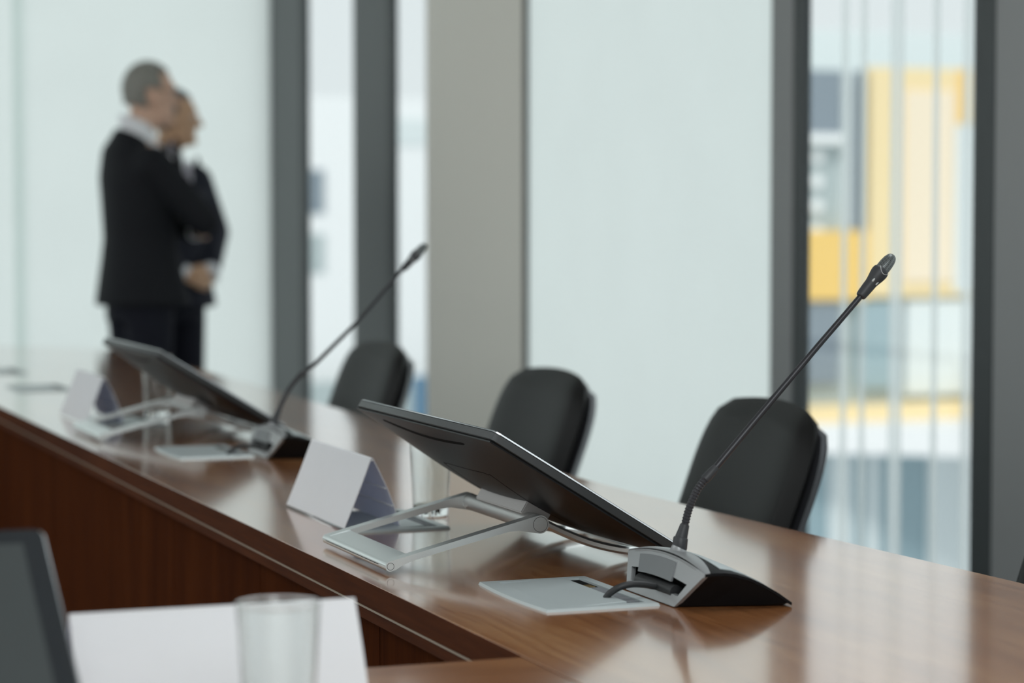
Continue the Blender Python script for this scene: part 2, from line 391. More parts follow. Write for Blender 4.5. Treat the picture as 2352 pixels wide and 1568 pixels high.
# ------------------------------------------------------------------ power hatch set in the table top
def make_hatch(label, loc, rz=0):
    """local: x 0..0.145 (slot on the +x side), y 0..0.235"""
    t = thing('power_hatch', label, 'hatch', loc, rz, 'power hatches let into the table')
    L, Wd = 0.235, 0.145
    def bow(s): return -0.006*math.sin(PI*s)
    outer = [(bow(k/10), L*(1-k/10)) for k in range(11)] + [(Wd, 0), (Wd, L)]
    # frame ring with opening
    ox0, ox1, oy0, oy1 = 0.022, Wd-0.014, 0.014, L-0.014
    bm = B()
    for z0, z1, f in ((0.0, 0.0034, 1),):
        n = len(outer)
        def opening(p):
            return (min(max(p[0], ox0), ox1), min(max(p[1], oy0), oy1))
        pts = []
        # densify so that the ring quads follow both outlines
        for i in range(n):
            a = outer[i]; b = outer[(i+1) % n]
            for k in range(6): pts.append((a[0]+(b[0]-a[0])*k/6, a[1]+(b[1]-a[1])*k/6))
        O1 = [bm.verts.new((p[0], p[1], z0)) for p in pts]; O2 = [bm.verts.new((p[0]+(Wd/2-p[0])*0.02, p[1]+(L/2-p[1])*0.014, z1)) for p in pts]
        I2 = [bm.verts.new((*opening(p), z1)) for p in pts]; I1 = [bm.verts.new((*opening(p), z0)) for p in pts]
        for i in range(len(pts)):
            j = (i+1) % len(pts)
            for A, Bq in ((O1, O2), (O2, I2), (I2, I1)):
                try: bm.faces.new((A[i], A[j], Bq[j], Bq[i]))
                except ValueError: pass
    bmesh.ops.remove_doubles(bm, verts=bm.verts[:], dist=1e-6)
    obj('frame', bm, M['lid'], t)
    bm = B(); box(bm, (ox0, oy0, 0.0002), (ox1, oy1, 0.0007)); obj('recess', bm, M['void'], t)
    # lid: plate sloping very slightly, raised lip at the slot
    bm = B(); lx1 = ox1-0.022
    prof = [(ox0+0.003, 0.0008), (lx1, 0.0008), (lx1, 0.0046), (lx1-0.004, 0.0049), (ox0+0.016, 0.0022), (ox0+0.003, 0.0011)]
    prism(bm, prof, oy0+0.003, oy1-0.003, axis='y', bev=0.0006); obj('lid', bm, M['lid'], t)
    bm = B(); box(bm, (lx1+0.002, oy0+0.012, 0.0008), (ox1-0.002, oy1-0.075, 0.0026), 0.0005); obj('brush_strip', bm, M['brush'], t)
    bm = B(); box(bm, (lx1+0.006, oy1-0.066, 0.0008), (ox1-0.005, oy1-0.048, 0.0020), 0.0004); obj('socket', bm, M['brass'], t)
    return t
HX = 1.021
hatch0 = make_hatch('pale grey power hatch in front of the nearest microphone base, its cable coming out', (HX, 2.607, TZ))

def hdup(y, label, x=HX): return dup(hatch0, (x, y, TZ), 0, label)
hdup(3.367, 'pale grey power hatch partly under the nearer white tent card')
hdup(4.520, 'pale grey power hatch in front of the farther microphone base')
hdup(5.280, 'pale grey power hatch beside the farther tent card and aluminium stand')
hdup(6.430, 'blurred power hatch at the left edge of the long table, nearer of two')
hdup(7.190, 'blurred power hatch at the far left edge of the table, behind the others')

# ------------------------------------------------------------------ monitor on fold-out stand
def make_monitor(label, loc, rz=0, seat='monitors'):
    """local: +x towards the sitter, z up, y along the table; origin on the table below the hinge line"""
    t = thing('touch_monitor', label, 'monitor', loc, rz, 'touch monitors on the conference table')
    Tp = Vector((-0.086, 0, 0.194)); d = Vector((0.8512, 0, -0.5248)); n = Vector((0.5248, 0, 0.8512)); Y = Vector((0, 1, 0))
    Hh, Wd = 0.3085, 0.575
    def P(a, y, dep): return Tp + d*a + Y*y - n*dep       # dep measured behind the screen face
    def roundrect(a0, a1, y0, y1, r, k=4):
        out = []
        for ca, cy, s in ((a1-r, y1-r, 0), (a0+r, y1-r, 1), (a0+r, y0+r, 2), (a1-r, y0+r, 3)):
            for i in range(k+1):
                th = (s+i/k)*PI/2; out.append((ca+r*math.cos(th), cy+r*math.sin(th)))
        return out
    def loft(levels, capend=True):
        bm = B(); rings = []
        for pts, dep in levels: rings.append([bm.verts.new(P(a, y, dep)) for a, y in pts])
        for A, Bq in zip(rings[:-1], rings[1:]):
            for i in range(len(A)): bm.faces.new((A[i], A[(i+1) % len(A)], Bq[(i+1) % len(A)], Bq[i]))
        if capend: bm.faces.new(rings[0][::-1]); bm.faces.new(rings[-1])
        return bm
    h = Wd/2; r = 0.009
    rr = lambda g: roundrect(g, Hh-g, -h+g, h-g, max(r-g*0.5, 0.002), 2)
    obj('front_frame', loft([(rr(0.0012), 0.0), (rr(0.0), 0.0012), (rr(0.0), 0.0100), (rr(0.0012), 0.0110)]), M['rim'], t, 30)
    # thin groove, then second rim and domed back shell as one surface
    obj('groove', loft([(rr(0.0022), 0.0108), (rr(0.0022), 0.0132)]), M['void'], t)
    bm = B(); NU, NV = 30, 40; g = 0.0014
    def dome(u, v):
        a = max(0.0, 1-abs(2*u-1)**2.0); b = max(0.0, 1-abs(2*v-1)**2.0)
        return 0.0145+0.0240*(a*b)**0.85
    vs = [[bm.verts.new(P(g+(Hh-2*g)*(i/NU), -h+g+(Wd-2*g)*(j/NV), dome(i/NU, j/NV))) for j in range(NV+1)] for i in range(NU+1)]
    for i in range(NU):
        for j in range(NV): bm.faces.new((vs[i][j], vs[i+1][j], vs[i+1][j+1], vs[i][j+1]))
    per = [vs[0][j] for j in range(NV)]+[vs[i][NV] for i in range(NU)]+[vs[NU][j] for j in range(NV, 0, -1)]+[vs[i][0] for i in range(NU, 0, -1)]
    low = [bm.verts.new(v.co+n*0.0018) for v in per]
    for i in range(len(per)): bm.faces.new((per[i], per[(i+1) % len(per)], low[(i+1) % len(per)], low[i]))
    bm.faces.new(low)
    back = obj('back_shell', bm, M['shell'], t, 35)
    # curved speaker slot near the top edge of the back, and the outline of the cable cover
    def onback(a, y, lift):
        return P(a, y, dome((a-g)/(Hh-2*g), (y+h-g)/(Wd-2*g))+lift)
    bm = B(); A = []; K = 40
    for k in range(K+1):
        s = k/K; y = 0.180-0.335*s; a = 0.0130+0.0070*s+0.0060*math.sin(PI*s); w = 0.0045 if 0 < k < K else 0.001
        A.append((bm.verts.new(onback(a-w/2, y, 0.0004)), bm.verts.new(onback(a+w/2, y, 0.0004)), bm.verts.new(onback(a+w/2, y, -0.0012)), bm.verts.new(onback(a-w/2, y, -0.0012))))
    for p, q in zip(A[:-1], A[1:]):
        for i in range(4): bm.faces.new((p[i], p[(i+1) % 4], q[(i+1) % 4], q[i]))
    bm.faces.new(A[0]); bm.faces.new(A[-1][::-1])
    obj('speaker_slot', bm, M['void'], back)
    bm = B(); A = []
    a0, a1, y1 = 0.085, 0.262, 0.085
    line = [(a1, y1), (a0+0.02, y1+0.01), (a0+0.004, y1-0.002), (a0, y1-0.03), (a0, -y1+0.03), (a0+0.004, -y1+0.002), (a0+0.02, -y1-0.01), (a1, -y1)]
    dense = smoothpath([(a, y, 0) for a, y in line], 8)
    for k, p in enumerate(dense):
        q = dense[min(k+1, len(dense)-1)]; pr = dense[max(k-1, 0)]; tv = (q-pr).normalized(); pn = Vector((-tv.y, tv.x, 0))*0.00035
        A.append([bm.verts.new(onback((p+pn*sg).x, (p+pn*sg).y-0.018, l)) for sg, l in ((-1, 0.0003), (1, 0.0003), (1, -0.0008), (-1, -0.0008))])
    for p, q in zip(A[:-1], A[1:]):
        for i in range(4): bm.faces.new((p[i], p[(i+1) % 4], q[(i+1) % 4], q[i]))
    obj('cover_seam', bm, M['void'], back)
    # glass bezel and screen on the front
    obj('edge_trim', loft([(rr(0.0002), 0.0), (rr(0.0002), -0.0002), (rr(0.0022), -0.0021)]), M['edgetrim'], t)
    obj('bezel', loft([(rr(0.0023), -0.0020), (rr(0.0023), -0.0024)]), M['rimtop'], t)
    b = 0.021
    obj('screen', loft([(roundrect(b, Hh-b, -h+b, h-b, 0.001, 1), -0.0023), (roundrect(b, Hh-b, -h+b, h-b, 0.001, 1), -0.0027)]), M['screen'], t)
    # bracket between shell and hinge tube
    hz = Vector((0.030, 0, 0.056))
    bm = B(); w0, w1 = 0.105, 0.075
    sec = [(0.155, 0.031), (0.194, 0.031), (0.194, 0.050), (0.155, 0.0535)]
    va = [bm.verts.new(P(a, -w0, dep)) for a, dep in sec]; vb = [bm.verts.new(P(a, w1, dep)) for a, dep in sec]
    bm.faces.new(va[::-1]); bm.faces.new(vb)
    for i in range(4): bm.faces.new((va[i], va[(i+1) % 4], vb[(i+1) % 4], vb[i]))
    bmesh.ops.bevel(bm, geom=bm.edges[:], offset=0.0015, segments=2, affect='EDGES')
    obj('bracket', bm, M['bracket'], t)
    # hinge tube
    bm = B(); tube(bm, [hz+Y*s for s in (-0.130, 0.130)], 0.0118, 28); obj('hinge_tube', bm, M['alu_d'], t, 30)
    # stand: front plate + two arms in one tilted plane
    bar = Vector((-0.178, 0, 0.0105)); u = (hz-bar); Lu = u.length; u.normalize(); up = Y.cross(u)*-1.0
    if up.z < 0: up = -up
    HW = 0.1465
    def Q(a, y, e): return bar+u*a+Y*y+up*e
    bm = B()
    # front plate: rounded nose
    prof = [(0.0+0.0065*math.cos(th), 0.0065*math.sin(th)) for th in [PI/2+PI*k/10 for k in range(11)]] + [(0.031, 0.001), (0.031, 0.0060)]
    a_ = [bm.verts.new(Q(p[0], -HW, p[1])) for p in prof]; b_ = [bm.verts.new(Q(p[0], HW, p[1])) for p in prof]
    bm.faces.new(a_[::-1]); bm.faces.new(b_)
    for i in range(len(prof)): bm.faces.new((a_[i], a_[(i+1) % len(prof)], b_[(i+1) % len(prof)], b_[i]))
    obj('stand_plate', bm, M['alu'], t, 35)
    bm = B(); q = [(-0.0066, -0.0012), (-0.0066, -0.0006), (-0.0068, -0.0006), (-0.0068, -0.0012)]
    a_ = [bm.verts.new(Q(p[0], -HW+0.03, p[1]+0.0022)) for p in q]; b_ = [bm.verts.new(Q(p[0], HW-0.018, p[1]+0.0022)) for p in q]
    bm.faces.new(a_[::-1]); bm.faces.new(b_)
    for i in range(4): bm.faces.new((a_[i], a_[(i+1) % 4], b_[(i+1) % 4], b_[i]))
    obj('plate_groove', bm, M['void'], t)
    for s in (-1, 1):
        bm = B()
        y0, y1 = s*HW, s*(HW-0.019)
        # arm outline in (a, e): swells into the knuckle at the hinge
        R = 0.0122; K = 14
        prof = [(0.004, 0.0062), (Lu-0.02, 0.0068)]
        prof = [(0.0, 0.0066), (Lu-0.0006, 0.0122)]
        prof += [(Lu+R*math.cos(th), R*math.sin(th)) for th in [PI/2-PI*1.18*k/K for k in range(1, K+1)]]
        prof += [(Lu-0.020, -0.0050), (Lu-0.030, -0.0006), (Lu-0.045, 0.0018), (0.08, 0.0006), (0.030, -0.0008), (0.016, -0.0028), (0.0075, -0.0060), (0.0, -0.0065), (-0.0046, -0.0046), (-0.0065, 0.0), (-0.0046, 0.0046)]
        a_ = [bm.verts.new(Q(p[0], y0, p[1])) for p in prof]; b_ = [bm.verts.new(Q(p[0], y1, p[1])) for p in prof]
        bm.faces.new(a_); bm.faces.new(b_[::-1])
        for i in range(len(prof)): bm.faces.new((a_[i], a_[(i+1) % len(prof)], b_[(i+1) % len(prof)], b_[i]))
        arm = obj('stand_arm', bm, M['alu'], t, 30)
        for (a, rc) in ((Lu, 0.0098), (0.0006, 0.0044)):
            bm = B(); c = Q(a, y0, 0)
            for ra, rb, yy in ((rc+0.0005, rc, 0.0002),):
                ring = []
                for rad in (ra, rb): ring.append([bm.verts.new(c+u*(rad*math.cos(2*PI*k/40))+up*(rad*math.sin(2*PI*k/40))+Y*s*yy) for k in range(40)])
                ring.append([bm.verts.new(v.co-Y*s*0.0004) for v in ring[0]])
                for k in range(40):
                    bm.faces.new((ring[0][k], ring[0][(k+1) % 40], ring[1][(k+1) % 40], ring[1][k]))
                    bm.faces.new((ring[0][k], ring[0][(k+1) % 40], ring[2][(k+1) % 40], ring[2][k]))
            obj('cap_ring', bm, M['void'], arm)
        # rear leg: curved strip to the table, inside the arm
        pth = smoothpath([hz+Vector((0.012, 0, 0.000)), hz+Vector((0.040, 0, -0.014)), hz+Vector((0.078, 0, -0.030)), hz+Vector((0.115, 0, -0.0405)), hz+Vector((0.155, 0, -0.0475)), hz+Vector((0.175, 0, -0.0500))], 5)
        bm = B(); strip_along(bm, [p+Y*s*(HW-0.031) for p in pth], 0.016, 0.0110)
        obj('rear_leg', bm, M['alu'], t, 35)
    bm = B(); box(bm, (0.195, -HW+0.020, 0.0005), (0.222, HW-0.020, 0.010), 0.003); obj('rear_foot', bm, M['alu'], t)
    return t
HINGE_X = 1.12
monitor0 = make_monitor('black touch monitor in sharp focus, tilted back on an aluminium stand beside the nearest microphone', (HINGE_X, 3.105, TZ))
dup(monitor0, (HINGE_X+0.005, 5.065, TZ), 0, 'farther blurred black touch monitor on an aluminium stand, before the two standing people')
dup(monitor0, (0.060, 1.982, TZ), -PI/2, 'dark monitor seen screen side at the bottom left corner beside the big white card')

# ------------------------------------------------------------------ gooseneck microphone
def make_mic(label, loc, path, kind):
    """local origin: centre of the foot of the back face, +x to the sitter. path: stem points (x, y, z) from collar to grille tip"""
    t = thing('gooseneck_microphone', label, 'microphone', loc, 0, 'gooseneck conference microphones')
    # crown of the top plate
    PX = [0.020, 0.030, 0.045, 0.059, 0.077, 0.095, 0.115, 0.133]
    PZ = [0.0440, 0.0450, 0.0445, 0.0425, 0.0370, 0.0290, 0.0175, 0.0050]
    HWT = 0.1125
    def topz(i, y):
        k = 1-(y/HWT)**2
        return PZ[i]+0.0125*k*(1-max(0, (PX[i]-0.03)/0.11))**1.2
    NY = 24
    def plate(dz0, dz1, shrink, name, m, xs=(0, len(PX)), yr=1.0, sm=30):
        bm = B(); Tt, Bt = [], []
        for i in range(*xs):
            ra, rb = [], []
            for j in range(NY+1):
                y = (-1+2*j/NY)*HWT*yr*(1-shrink)
                x = PX[i] + (0.006*(1-(y/HWT)**2) if i == len(PX)-1 else 0)
                ra.append(bm.verts.new((x, y, topz(i, y)+dz1))); rb.append(bm.verts.new((x, y, topz(i, y)+dz0)))
            Tt.append(ra); Bt.append(rb)
        for R, f in ((Tt, 1), (Bt, -1)):
            for i in range(len(R)-1):
                for j in range(NY): bm.faces.new((R[i][j], R[i][j+1], R[i+1][j+1], R[i+1][j])[::f])
        for i in range(len(Tt)-1):
            for j in (0, NY): bm.faces.new((Tt[i][j], Tt[i+1][j], Bt[i+1][j], Bt[i][j]))
        for j in range(NY):
            for i in (0, len(Tt)-1): bm.faces.new((Tt[i][j], Tt[i][j+1], Bt[i][j+1], Bt[i][j]))
        return obj(name, bm, m, t, sm)
    plate(-0.0035, 0.0, 0.0, 'top_plate', M['black'])
    plate(0.0001, 0.0012, 0.03, 'control_panel', M['lid'], xs=(2, len(PX)-1), yr=0.90)
    # body between foot and plate: black flanks, flaring out and forward
    bm = B(); foot = []; head = []
    fx = [0.0, 0.035, 0.07, 0.105, 0.127]; fyv = [0.0715, 0.080, 0.089, 0.099, 0.104]
    for x, y in zip(fx, fyv): foot.append((x, y))
    hx = [0.0215, 0.045, 0.077, 0.110, 0.129]
    def tz(x, y):
        for i in range(len(PX)-1):
            if PX[i] <= x <= PX[i+1]:
                k = (x-PX[i])/(PX[i+1]-PX[i]); return topz(i, y)*(1-k)+topz(i+1, y)*k-0.0032
        return topz(len(PX)-1, y)-0.0032
    L = {}
    for s in (-1, 1):
        L[s] = ([bm.verts.new((x, s*y, 0.0015)) for x, y in foot], [bm.verts.new((x, s*(HWT-0.002), tz(x, HWT-0.002))) for x in hx])
        for i in range(4): bm.faces.new((L[s][0][i], L[s][0][i+1], L[s][1][i+1], L[s][1][i]))
    bm.faces.new([v for v in L[-1][0]]+[v for v in L[1][0][::-1]])
    bm.faces.new((L[-1][0][4], L[-1][1][4], L[1][1][4], L[1][0][4]))
    obj('body', bm, M['black'], t)
    # silver cover rolling over from the back face, deepest at the stem
    bm = B(); Tt, Bt = [], []
    for j in range(NY+1):
        sx_ = -1+2*j/NY; y = sx_*(HWT-0.0004); xb = 0.0265+0.020*(1-abs(sx_)**1.6)
        ra, rb = [], []
        for i in range(7):
            f = i/6; x = 0.0185+(xb-0.0185)*f; zz = tz(max(x, PX[0]), y)+0.0032+0.0010-0.0030*max(0.0, 1-f*3.5)**2
            ra.append(bm.verts.new((x, y, zz))); rb.append(bm.verts.new((x, y, zz-0.0030)))
        Tt.append(ra); Bt.append(rb)
    for Rr, f in ((Tt, 1), (Bt, -1)):
        for j in range(NY):
            for i in range(6): bm.faces.new((Rr[j][i], Rr[j][i+1], Rr[j+1][i+1], Rr[j+1][i])[::f])
    for j in range(NY):
        for i in (0, 6): bm.faces.new((Tt[j][i], Tt[j+1][i], Bt[j+1][i], Bt[j][i]))
    for i in range(6):
        for j in (0, NY): bm.faces.new((Tt[j][i], Tt[j][i+1], Bt[j][i+1], Bt[j][i]))
    obj('top_cover', bm, M['silver'], t, 40)
    bm = B(); tube(bm, [(0.0105, y_, 0.0150) for y_ in (-0.052, 0.055)], 0.0085, 20); obj('cable_drum', bm, M['rubber'], t, 40)
    # silver back face with the cable opening
    def BF(s, k, off=0.0):
        """s -1..1 across, k 0..1 up the back face"""
        hw = 0.0715+(HWT-0.0715)*k; x = 0.0205*k-off; y = s*hw
        ztop = 0.0425+0.0120*(1-s*s)
        return Vector((x, y, 0.0012+(ztop-0.0012)*k))
    S_ = [-1, -0.93, -0.84, -0.4, 0, 0.4, 0.86, 0.94, 1]; K_ = [0, 0.12, 0.26, 0.60, 0.80, 0.93, 1.0]
    bm = B(); G = {}
    for i, s in enumerate(S_):
        for j, k in enumerate(K_):
            bul = -0.0025*math.sin(PI*min(1, k*1.0))
            G[i, j] = bm.verts.new(BF(s, k, 0.0015)); G[i, j, 'b'] = bm.verts.new(BF(s, k, -0.0045))
    hole = lambda i, j: (2 <= i < 6 and 2 <= j < 3) 
    for i in range(len(S_)-1):
        for j in range(len(K_)-1):
            if hole(i, j): continue
            bm.faces.new((G[i, j], G[i+1, j], G[i+1, j+1], G[i, j+1])); bm.faces.new((G[i, j, 'b'], G[i, j+1, 'b'], G[i+1, j+1, 'b'], G[i+1, j, 'b']))
    for i in range(2, 6):
        for j in (2, 3): bm.faces.new((G[i, j], G[i+1, j], G[i+1, j, 'b'], G[i, j, 'b']))
    for i in (2, 6): bm.faces.new((G[i, 2], G[i, 3], G[i, 3, 'b'], G[i, 2, 'b']))
    n_ = len(S_)-1; m_ = len(K_)-1
    for i in range(n_):
        for j in (0, m_): bm.faces.new((G[i, j], G[i+1, j], G[i+1, j, 'b'], G[i, j, 'b']))
    for j in range(m_):
        for i in (0, n_): bm.faces.new((G[i, j], G[i, j+1], G[i, j+1, 'b'], G[i, j, 'b']))
    bf = obj('back_face', bm, M['silver'], t, 25)
    bm = B(); a = [bm.verts.new(BF(s, k, -0.0150)) for s, k in ((-0.85, 0.2), (0.87, 0.2), (0.87, 0.66), (-0.85, 0.66))]; b = [bm.verts.new(BF(s, k, -0.0046)) for s, k in ((-0.85, 0.2), (0.87, 0.2), (0.87, 0.66), (-0.85, 0.66))]
    bm.faces.new(a)
    for i in range(4): bm.faces.new((a[i], a[(i+1) % 4], b[(i+1) % 4], b[i]))
    obj('cable_recess', bm, M['void'], bf)
    bm = B(); q = [(-0.30, 0.995), (0.34, 0.995), (0.40, 0.50), (-0.36, 0.50)]
    q = [(0.62, 0.90), (-0.34, 0.90), (-0.46, 0.50), (0.60, 0.50)]
    a = [bm.verts.new(BF(s, k, 0.0022)) for s, k in q]; b = [bm.verts.new(BF(s, k, 0.0012)) for s, k in q]
    bm.free(); bm = B(); GT = {}
    for i in range(9):
        for j in range(5):
            f, g_ = i/8, j/4; k_ = 0.50+0.41*g_; s0 = 0.60+0.02*g_; s1 = -0.46+0.12*g_
            GT[i, j] = bm.verts.new(BF(s0+(s1-s0)*f, k_, 0.0032)); GT[i, j, 'b'] = bm.verts.new(BF(s0+(s1-s0)*f, k_, 0.0006))
    for i in range(8):
        for j in range(4):
            bm.faces.new((GT[i, j], GT[i+1, j], GT[i+1, j+1], GT[i, j+1])); bm.faces.new((GT[i, j, 'b'], GT[i, j+1, 'b'], GT[i+1, j+1, 'b'], GT[i+1, j, 'b']))
    for i in range(8):
        for j in (0, 4): bm.faces.new((GT[i, j], GT[i+1, j], GT[i+1, j, 'b'], GT[i, j, 'b']))
    for j in range(4):
        for i in (0, 8): bm.faces.new((GT[i, j], GT[i, j+1], GT[i, j+1, 'b'], GT[i, j, 'b']))
    obj('latch_tab', bm, M['silver_d'], bf)
    # neck, collar, boot
    c = Vector(path[0])
    bm = B(); tube(bm, [(c.x-0.002, 0, 0.0515), (c.x-0.001, 0, 0.0575), (c.x, 0, 0.0625)], [0.0150, 0.0100, 0.0085], 28); obj('neck', bm, M['silver'], t, 40)
    bm = B(); tube(bm, [(c.x, 0, 0.0580), (c.x+0.0005, 0, 0.0600), (c.x+0.002, 0, 0.0720), (c.x+0.0022, 0, 0.0730)], [0.0088, 0.0093, 0.0090, 0.0082], 28); obj('collar', bm, M['boot'], t, 40)
    sp = smoothpath(path, 10)
    tot = [0.0]
    for p, q in zip(sp[:-1], sp[1:]): tot.append(tot[-1]+(q-p).length)
    def at(L):
        for i in range(len(tot)-1):
            if tot[i+1] >= L: k = (L-tot[i])/max(1e-9, tot[i+1]-tot[i]); return sp[i].lerp(sp[i+1], k)
        return sp[-1]
    Lend = tot[-1]; Lboot = 0.031; Lrib = kind['rib']; Lhead = Lend-0.0700
    bm = B(); tube(bm, [at(0.010+0.021*k/6) for k in range(7)], [0.0078, 0.0077, 0.0074, 0.0069, 0.0065, 0.0061, 0.0057], 24); obj('strain_boot', bm, M['boot'], t, 40)
    N = int((Lrib-Lboot)/0.0009); bm = B(); pts, rad = [], []
    for k in range(N+1):
        pts.append(at(Lboot-0.002+(Lrib-Lboot+0.002)*k/N)); rad.append(0.0051 if (k//2) % 2 else 0.0044)
    tube(bm, pts, rad, 14); obj('gooseneck', bm, M['stem'], t)
    bm = B(); tube(bm, [at(Lrib-0.001), at(Lrib), at(Lrib+0.012), at(Lrib+0.020), at(Lrib+0.022)], [0.0048, 0.0060, 0.0057, 0.0049, 0.0040], 20); obj('coupling', bm, M['boot'], t, 40)
    bm = B(); K = 30; tube(bm, [at(Lrib+0.015+(Lhead-Lrib-0.010)*k/K) for k in range(K+1)], [0.0042-0.0006*k/K for k in range(K+1)], 18); obj('rod', bm, M['stem'], t, True)
    # head: straight along the last segment
    tip = Vector(path[-1]); hd = (at(Lend-0.001)-at(Lhead)).normalized(); h0 = tip-hd*0.0700
    prof = [(0.0, 0.0035), (0.0015, 0.0060), (0.006, 0.0068), (0.016, 0.0074), (0.024, 0.0078), (0.030, 0.0090), (0.036, 0.0102), (0.0405, 0.0107), (0.044, 0.0103), (0.0462, 0.0089)]
    prof = [(q.x, q.y) for q in smoothpath([(a, r, 0) for a, r in prof], 5)]
    bm = B(); tube(bm, [h0+hd*a for a, r in prof], [r for a, r in prof], 32, squash=1.0)
    hb = obj('microphone_head', bm, M['boot'], t, 50)
    prof = [(0.038, 0.0086), (0.044, 0.0087), (0.050, 0.0087), (0.056, 0.0085), (0.061, 0.0079), (0.0652, 0.0067), (0.0682, 0.0050), (0.0696, 0.0028), (0.0702, 0.0006)]
    L2 = [0.0]
    for p, q in zip(prof[:-1], prof[1:]): L2.append(L2[-1]+math.hypot(p[0]-q[0], p[1]-q[1]))
    bm = B(); tube(bm, [h0+hd*a for a, r in prof], [r for a, r in prof], 48, uv=[l/L2[-1] for l in L2]); obj('grille', bm, M['grille'], hb, True)
    # highlight on the grille lip, put in as a pale arc on the camera side
    side = Vector((0, -1, 0)); side = (side-hd*side.dot(hd)).normalized(); oth = hd.cross(side)
    def surf(a, th, r): return h0+hd*a+side*(r*math.cos(th))+oth*(r*math.sin(th))
    arc = [surf(0.0455-0.006*math.cos(th*1.9), th, 0.0105-0.0004*abs(th)) for th in [-0.85+1.7*k/16 for k in range(17)]]
    bm = B(); tube(bm, arc, 0.00045, 8); obj('grille_lip', bm, M['led'], hb, True)
    for th, dz in ((-0.42, 0.0), (0.48, 0.0)):
        bm = B(); pc = [surf(a, th, 0.0073) for a in (0.0235, 0.0245, 0.0285, 0.0295)]
        tube(bm, pc, [0.0007, 0.0014, 0.0014, 0.0007], 12); obj('status_light', bm, M['led'], hb, True)
    return t
MX = 1.177
st1 = [(1.2145, .8080), (1.2165, .820), (1.222, .838), (1.2275, .857), (1.2375, .8785), (1.249, .8925), (1.2600, .903), (1.268, .9115), (1.331, .978), (1.396, 1.046), (1.460, 1.112), (1.5065, 1.1635)]
mic0 = make_mic('nearest gooseneck microphone in sharp focus, silver base with cable, tip before the yellow building', (MX, 2.660, TZ),
                [(x-MX, 0, z-TZ) for x, z in st1], dict(rib=0.092))
st2 = [(1.2090, .8080), (1.212, .820), (1.220, .838), (1.237, .872), (1.257, .898), (1.272, .911), (1.290, .923), (1.330, .960), (1.388, 1.016), (1.470, 1.105), (1.522, 1.158)]
make_mic('farther blurred gooseneck microphone, tip before the narrow window by the beige column', (MX, 4.540, TZ),
         [(x-MX, 0, z-TZ) for x, z in st2], dict(rib=0.108))
# cable of the near microphone
for yy, lab in ((2.652, 'short black cable arching from power hatch into the nearest microphone base'), (4.535, 'short black cable arching from power hatch into the farther microphone base')):
    bm = B(); pth = smoothpath([(1.120, yy+0.012, .7535), (1.124, yy+0.008, .760), (1.134, yy+0.002, .7675), (1.149, yy, .7705), (1.166, yy, .7690), (1.178, yy, .7665), (1.186, yy, .7660)], 6)
    tube(bm, pth, 0.0042, 16); tag(obj('microphone_cable', bm, M['rubber'], None, True), lab, 'cable', 'microphone cables')

# ------------------------------------------------------------------ tent cards
def make_card(label, loc, rz, length=0.32, ht=0.100, half=0.041):
    t = thing('tent_card', label, 'card', loc, rz, 'white tent name cards')
    th = 0.0016
    for s in (-1, 1):
        bm = B(); K = 10; rows = []
        for k in range(K+1):
            f = k/K; bow = 0.0035*math.sin(PI*f)*(1 if s > 0 else -0.2)
            x = s*(half*(1-f)+0.0012)+s*bow; z = ht*f
            rows.append([bm.verts.new((x+s*o, y, z)) for y in (-length/2, length/2) for o in (0, th)])
        for a, b in zip(rows[:-1], rows[1:]):
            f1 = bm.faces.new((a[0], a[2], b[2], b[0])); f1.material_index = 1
            bm.faces.new((a[1], a[3], b[3], b[1])); bm.faces.new((a[0], a[1], b[1], b[0])); bm.faces.new((a[2], a[3], b[3], b[2]))
        bm.faces.new(rows[0]); bm.faces.new(rows[-1])
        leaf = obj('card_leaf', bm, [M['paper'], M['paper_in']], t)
        # folded flaps glued inside: two thin pale ridges
        if s > 0:
            for f in (0.30, 0.56):
                bm = B(); x = s*(half*(1-f)+0.0012)+0.0035*math.sin(PI*f)-0.0014
                box(bm, (x-0.0010, -length/2+0.001, ht*f-0.0012), (x+0.0010, length/2-0.002, ht*f+0.0012), 0.0004); obj('fold_ridge', bm, M['paper'], leaf)
    bm = B(); tube(bm, [(0, -length/2, ht), (0, length/2, ht)], 0.0027, 12); obj('fold', bm, M['paper'], t, True)
    return t
card0 = make_card('white tent card standing between the two monitors, nearer to the camera', (1.055, 3.560, TZ+0.0038), 0.0)
dup(card0, (1.035, 5.500, TZ+0.0038), 0.0, 'small blurred white tent card at the left beside the farther monitor stand')
make_card('large out-of-focus white tent card at the bottom left behind the tumbler', (0.520, 2.165, TZ), -PI/2, length=0.268, ht=0.101, half=0.05)

# ------------------------------------------------------------------ tumblers
def make_tumbler(label, loc, rt=0.0345, rb=0.0275, h=0.143):
    t = thing('drinking_glass', label, 'glass', loc, 0, 'clear glass tumblers'); w = 0.0014; hb = 0.017
    rr_ = lambda z: rb+(rt-rb)*z/h
    bm = B(); lathe(bm, [(rr_(hb), hb), (rt, h-0.001), (rt-0.0004, h-0.0002), (rt-w+0.0004, h-0.0002), (rt-w, h-0.001), (rr_(hb)-w, hb+0.001), (rr_(hb)-0.006, hb+0.0002), (0, hb)], 64)
    obj('wall', bm, M['thin_glass'], t, 50)
    bm = B(); tube(bm, [(math.cos(2*PI*q/64)*(rt-0.0008), math.sin(2*PI*q/64)*(rt-0.0008), h) for q in range(65)], 0.0013, 10, caps=False); obj('rim', bm, M['tumbler'], t, True)
    bm = B(); lathe(bm, [(0, 0), (rb-0.003, 0), (rb-0.0008, 0.001), (rr_(0.004), 0.004), (rr_(hb), hb-0.0001), (rr_(hb)-0.006, hb-0.001), (0, hb-0.0015)], 56)
    obj('base', bm, M['tumbler'], t, 50)
    return t
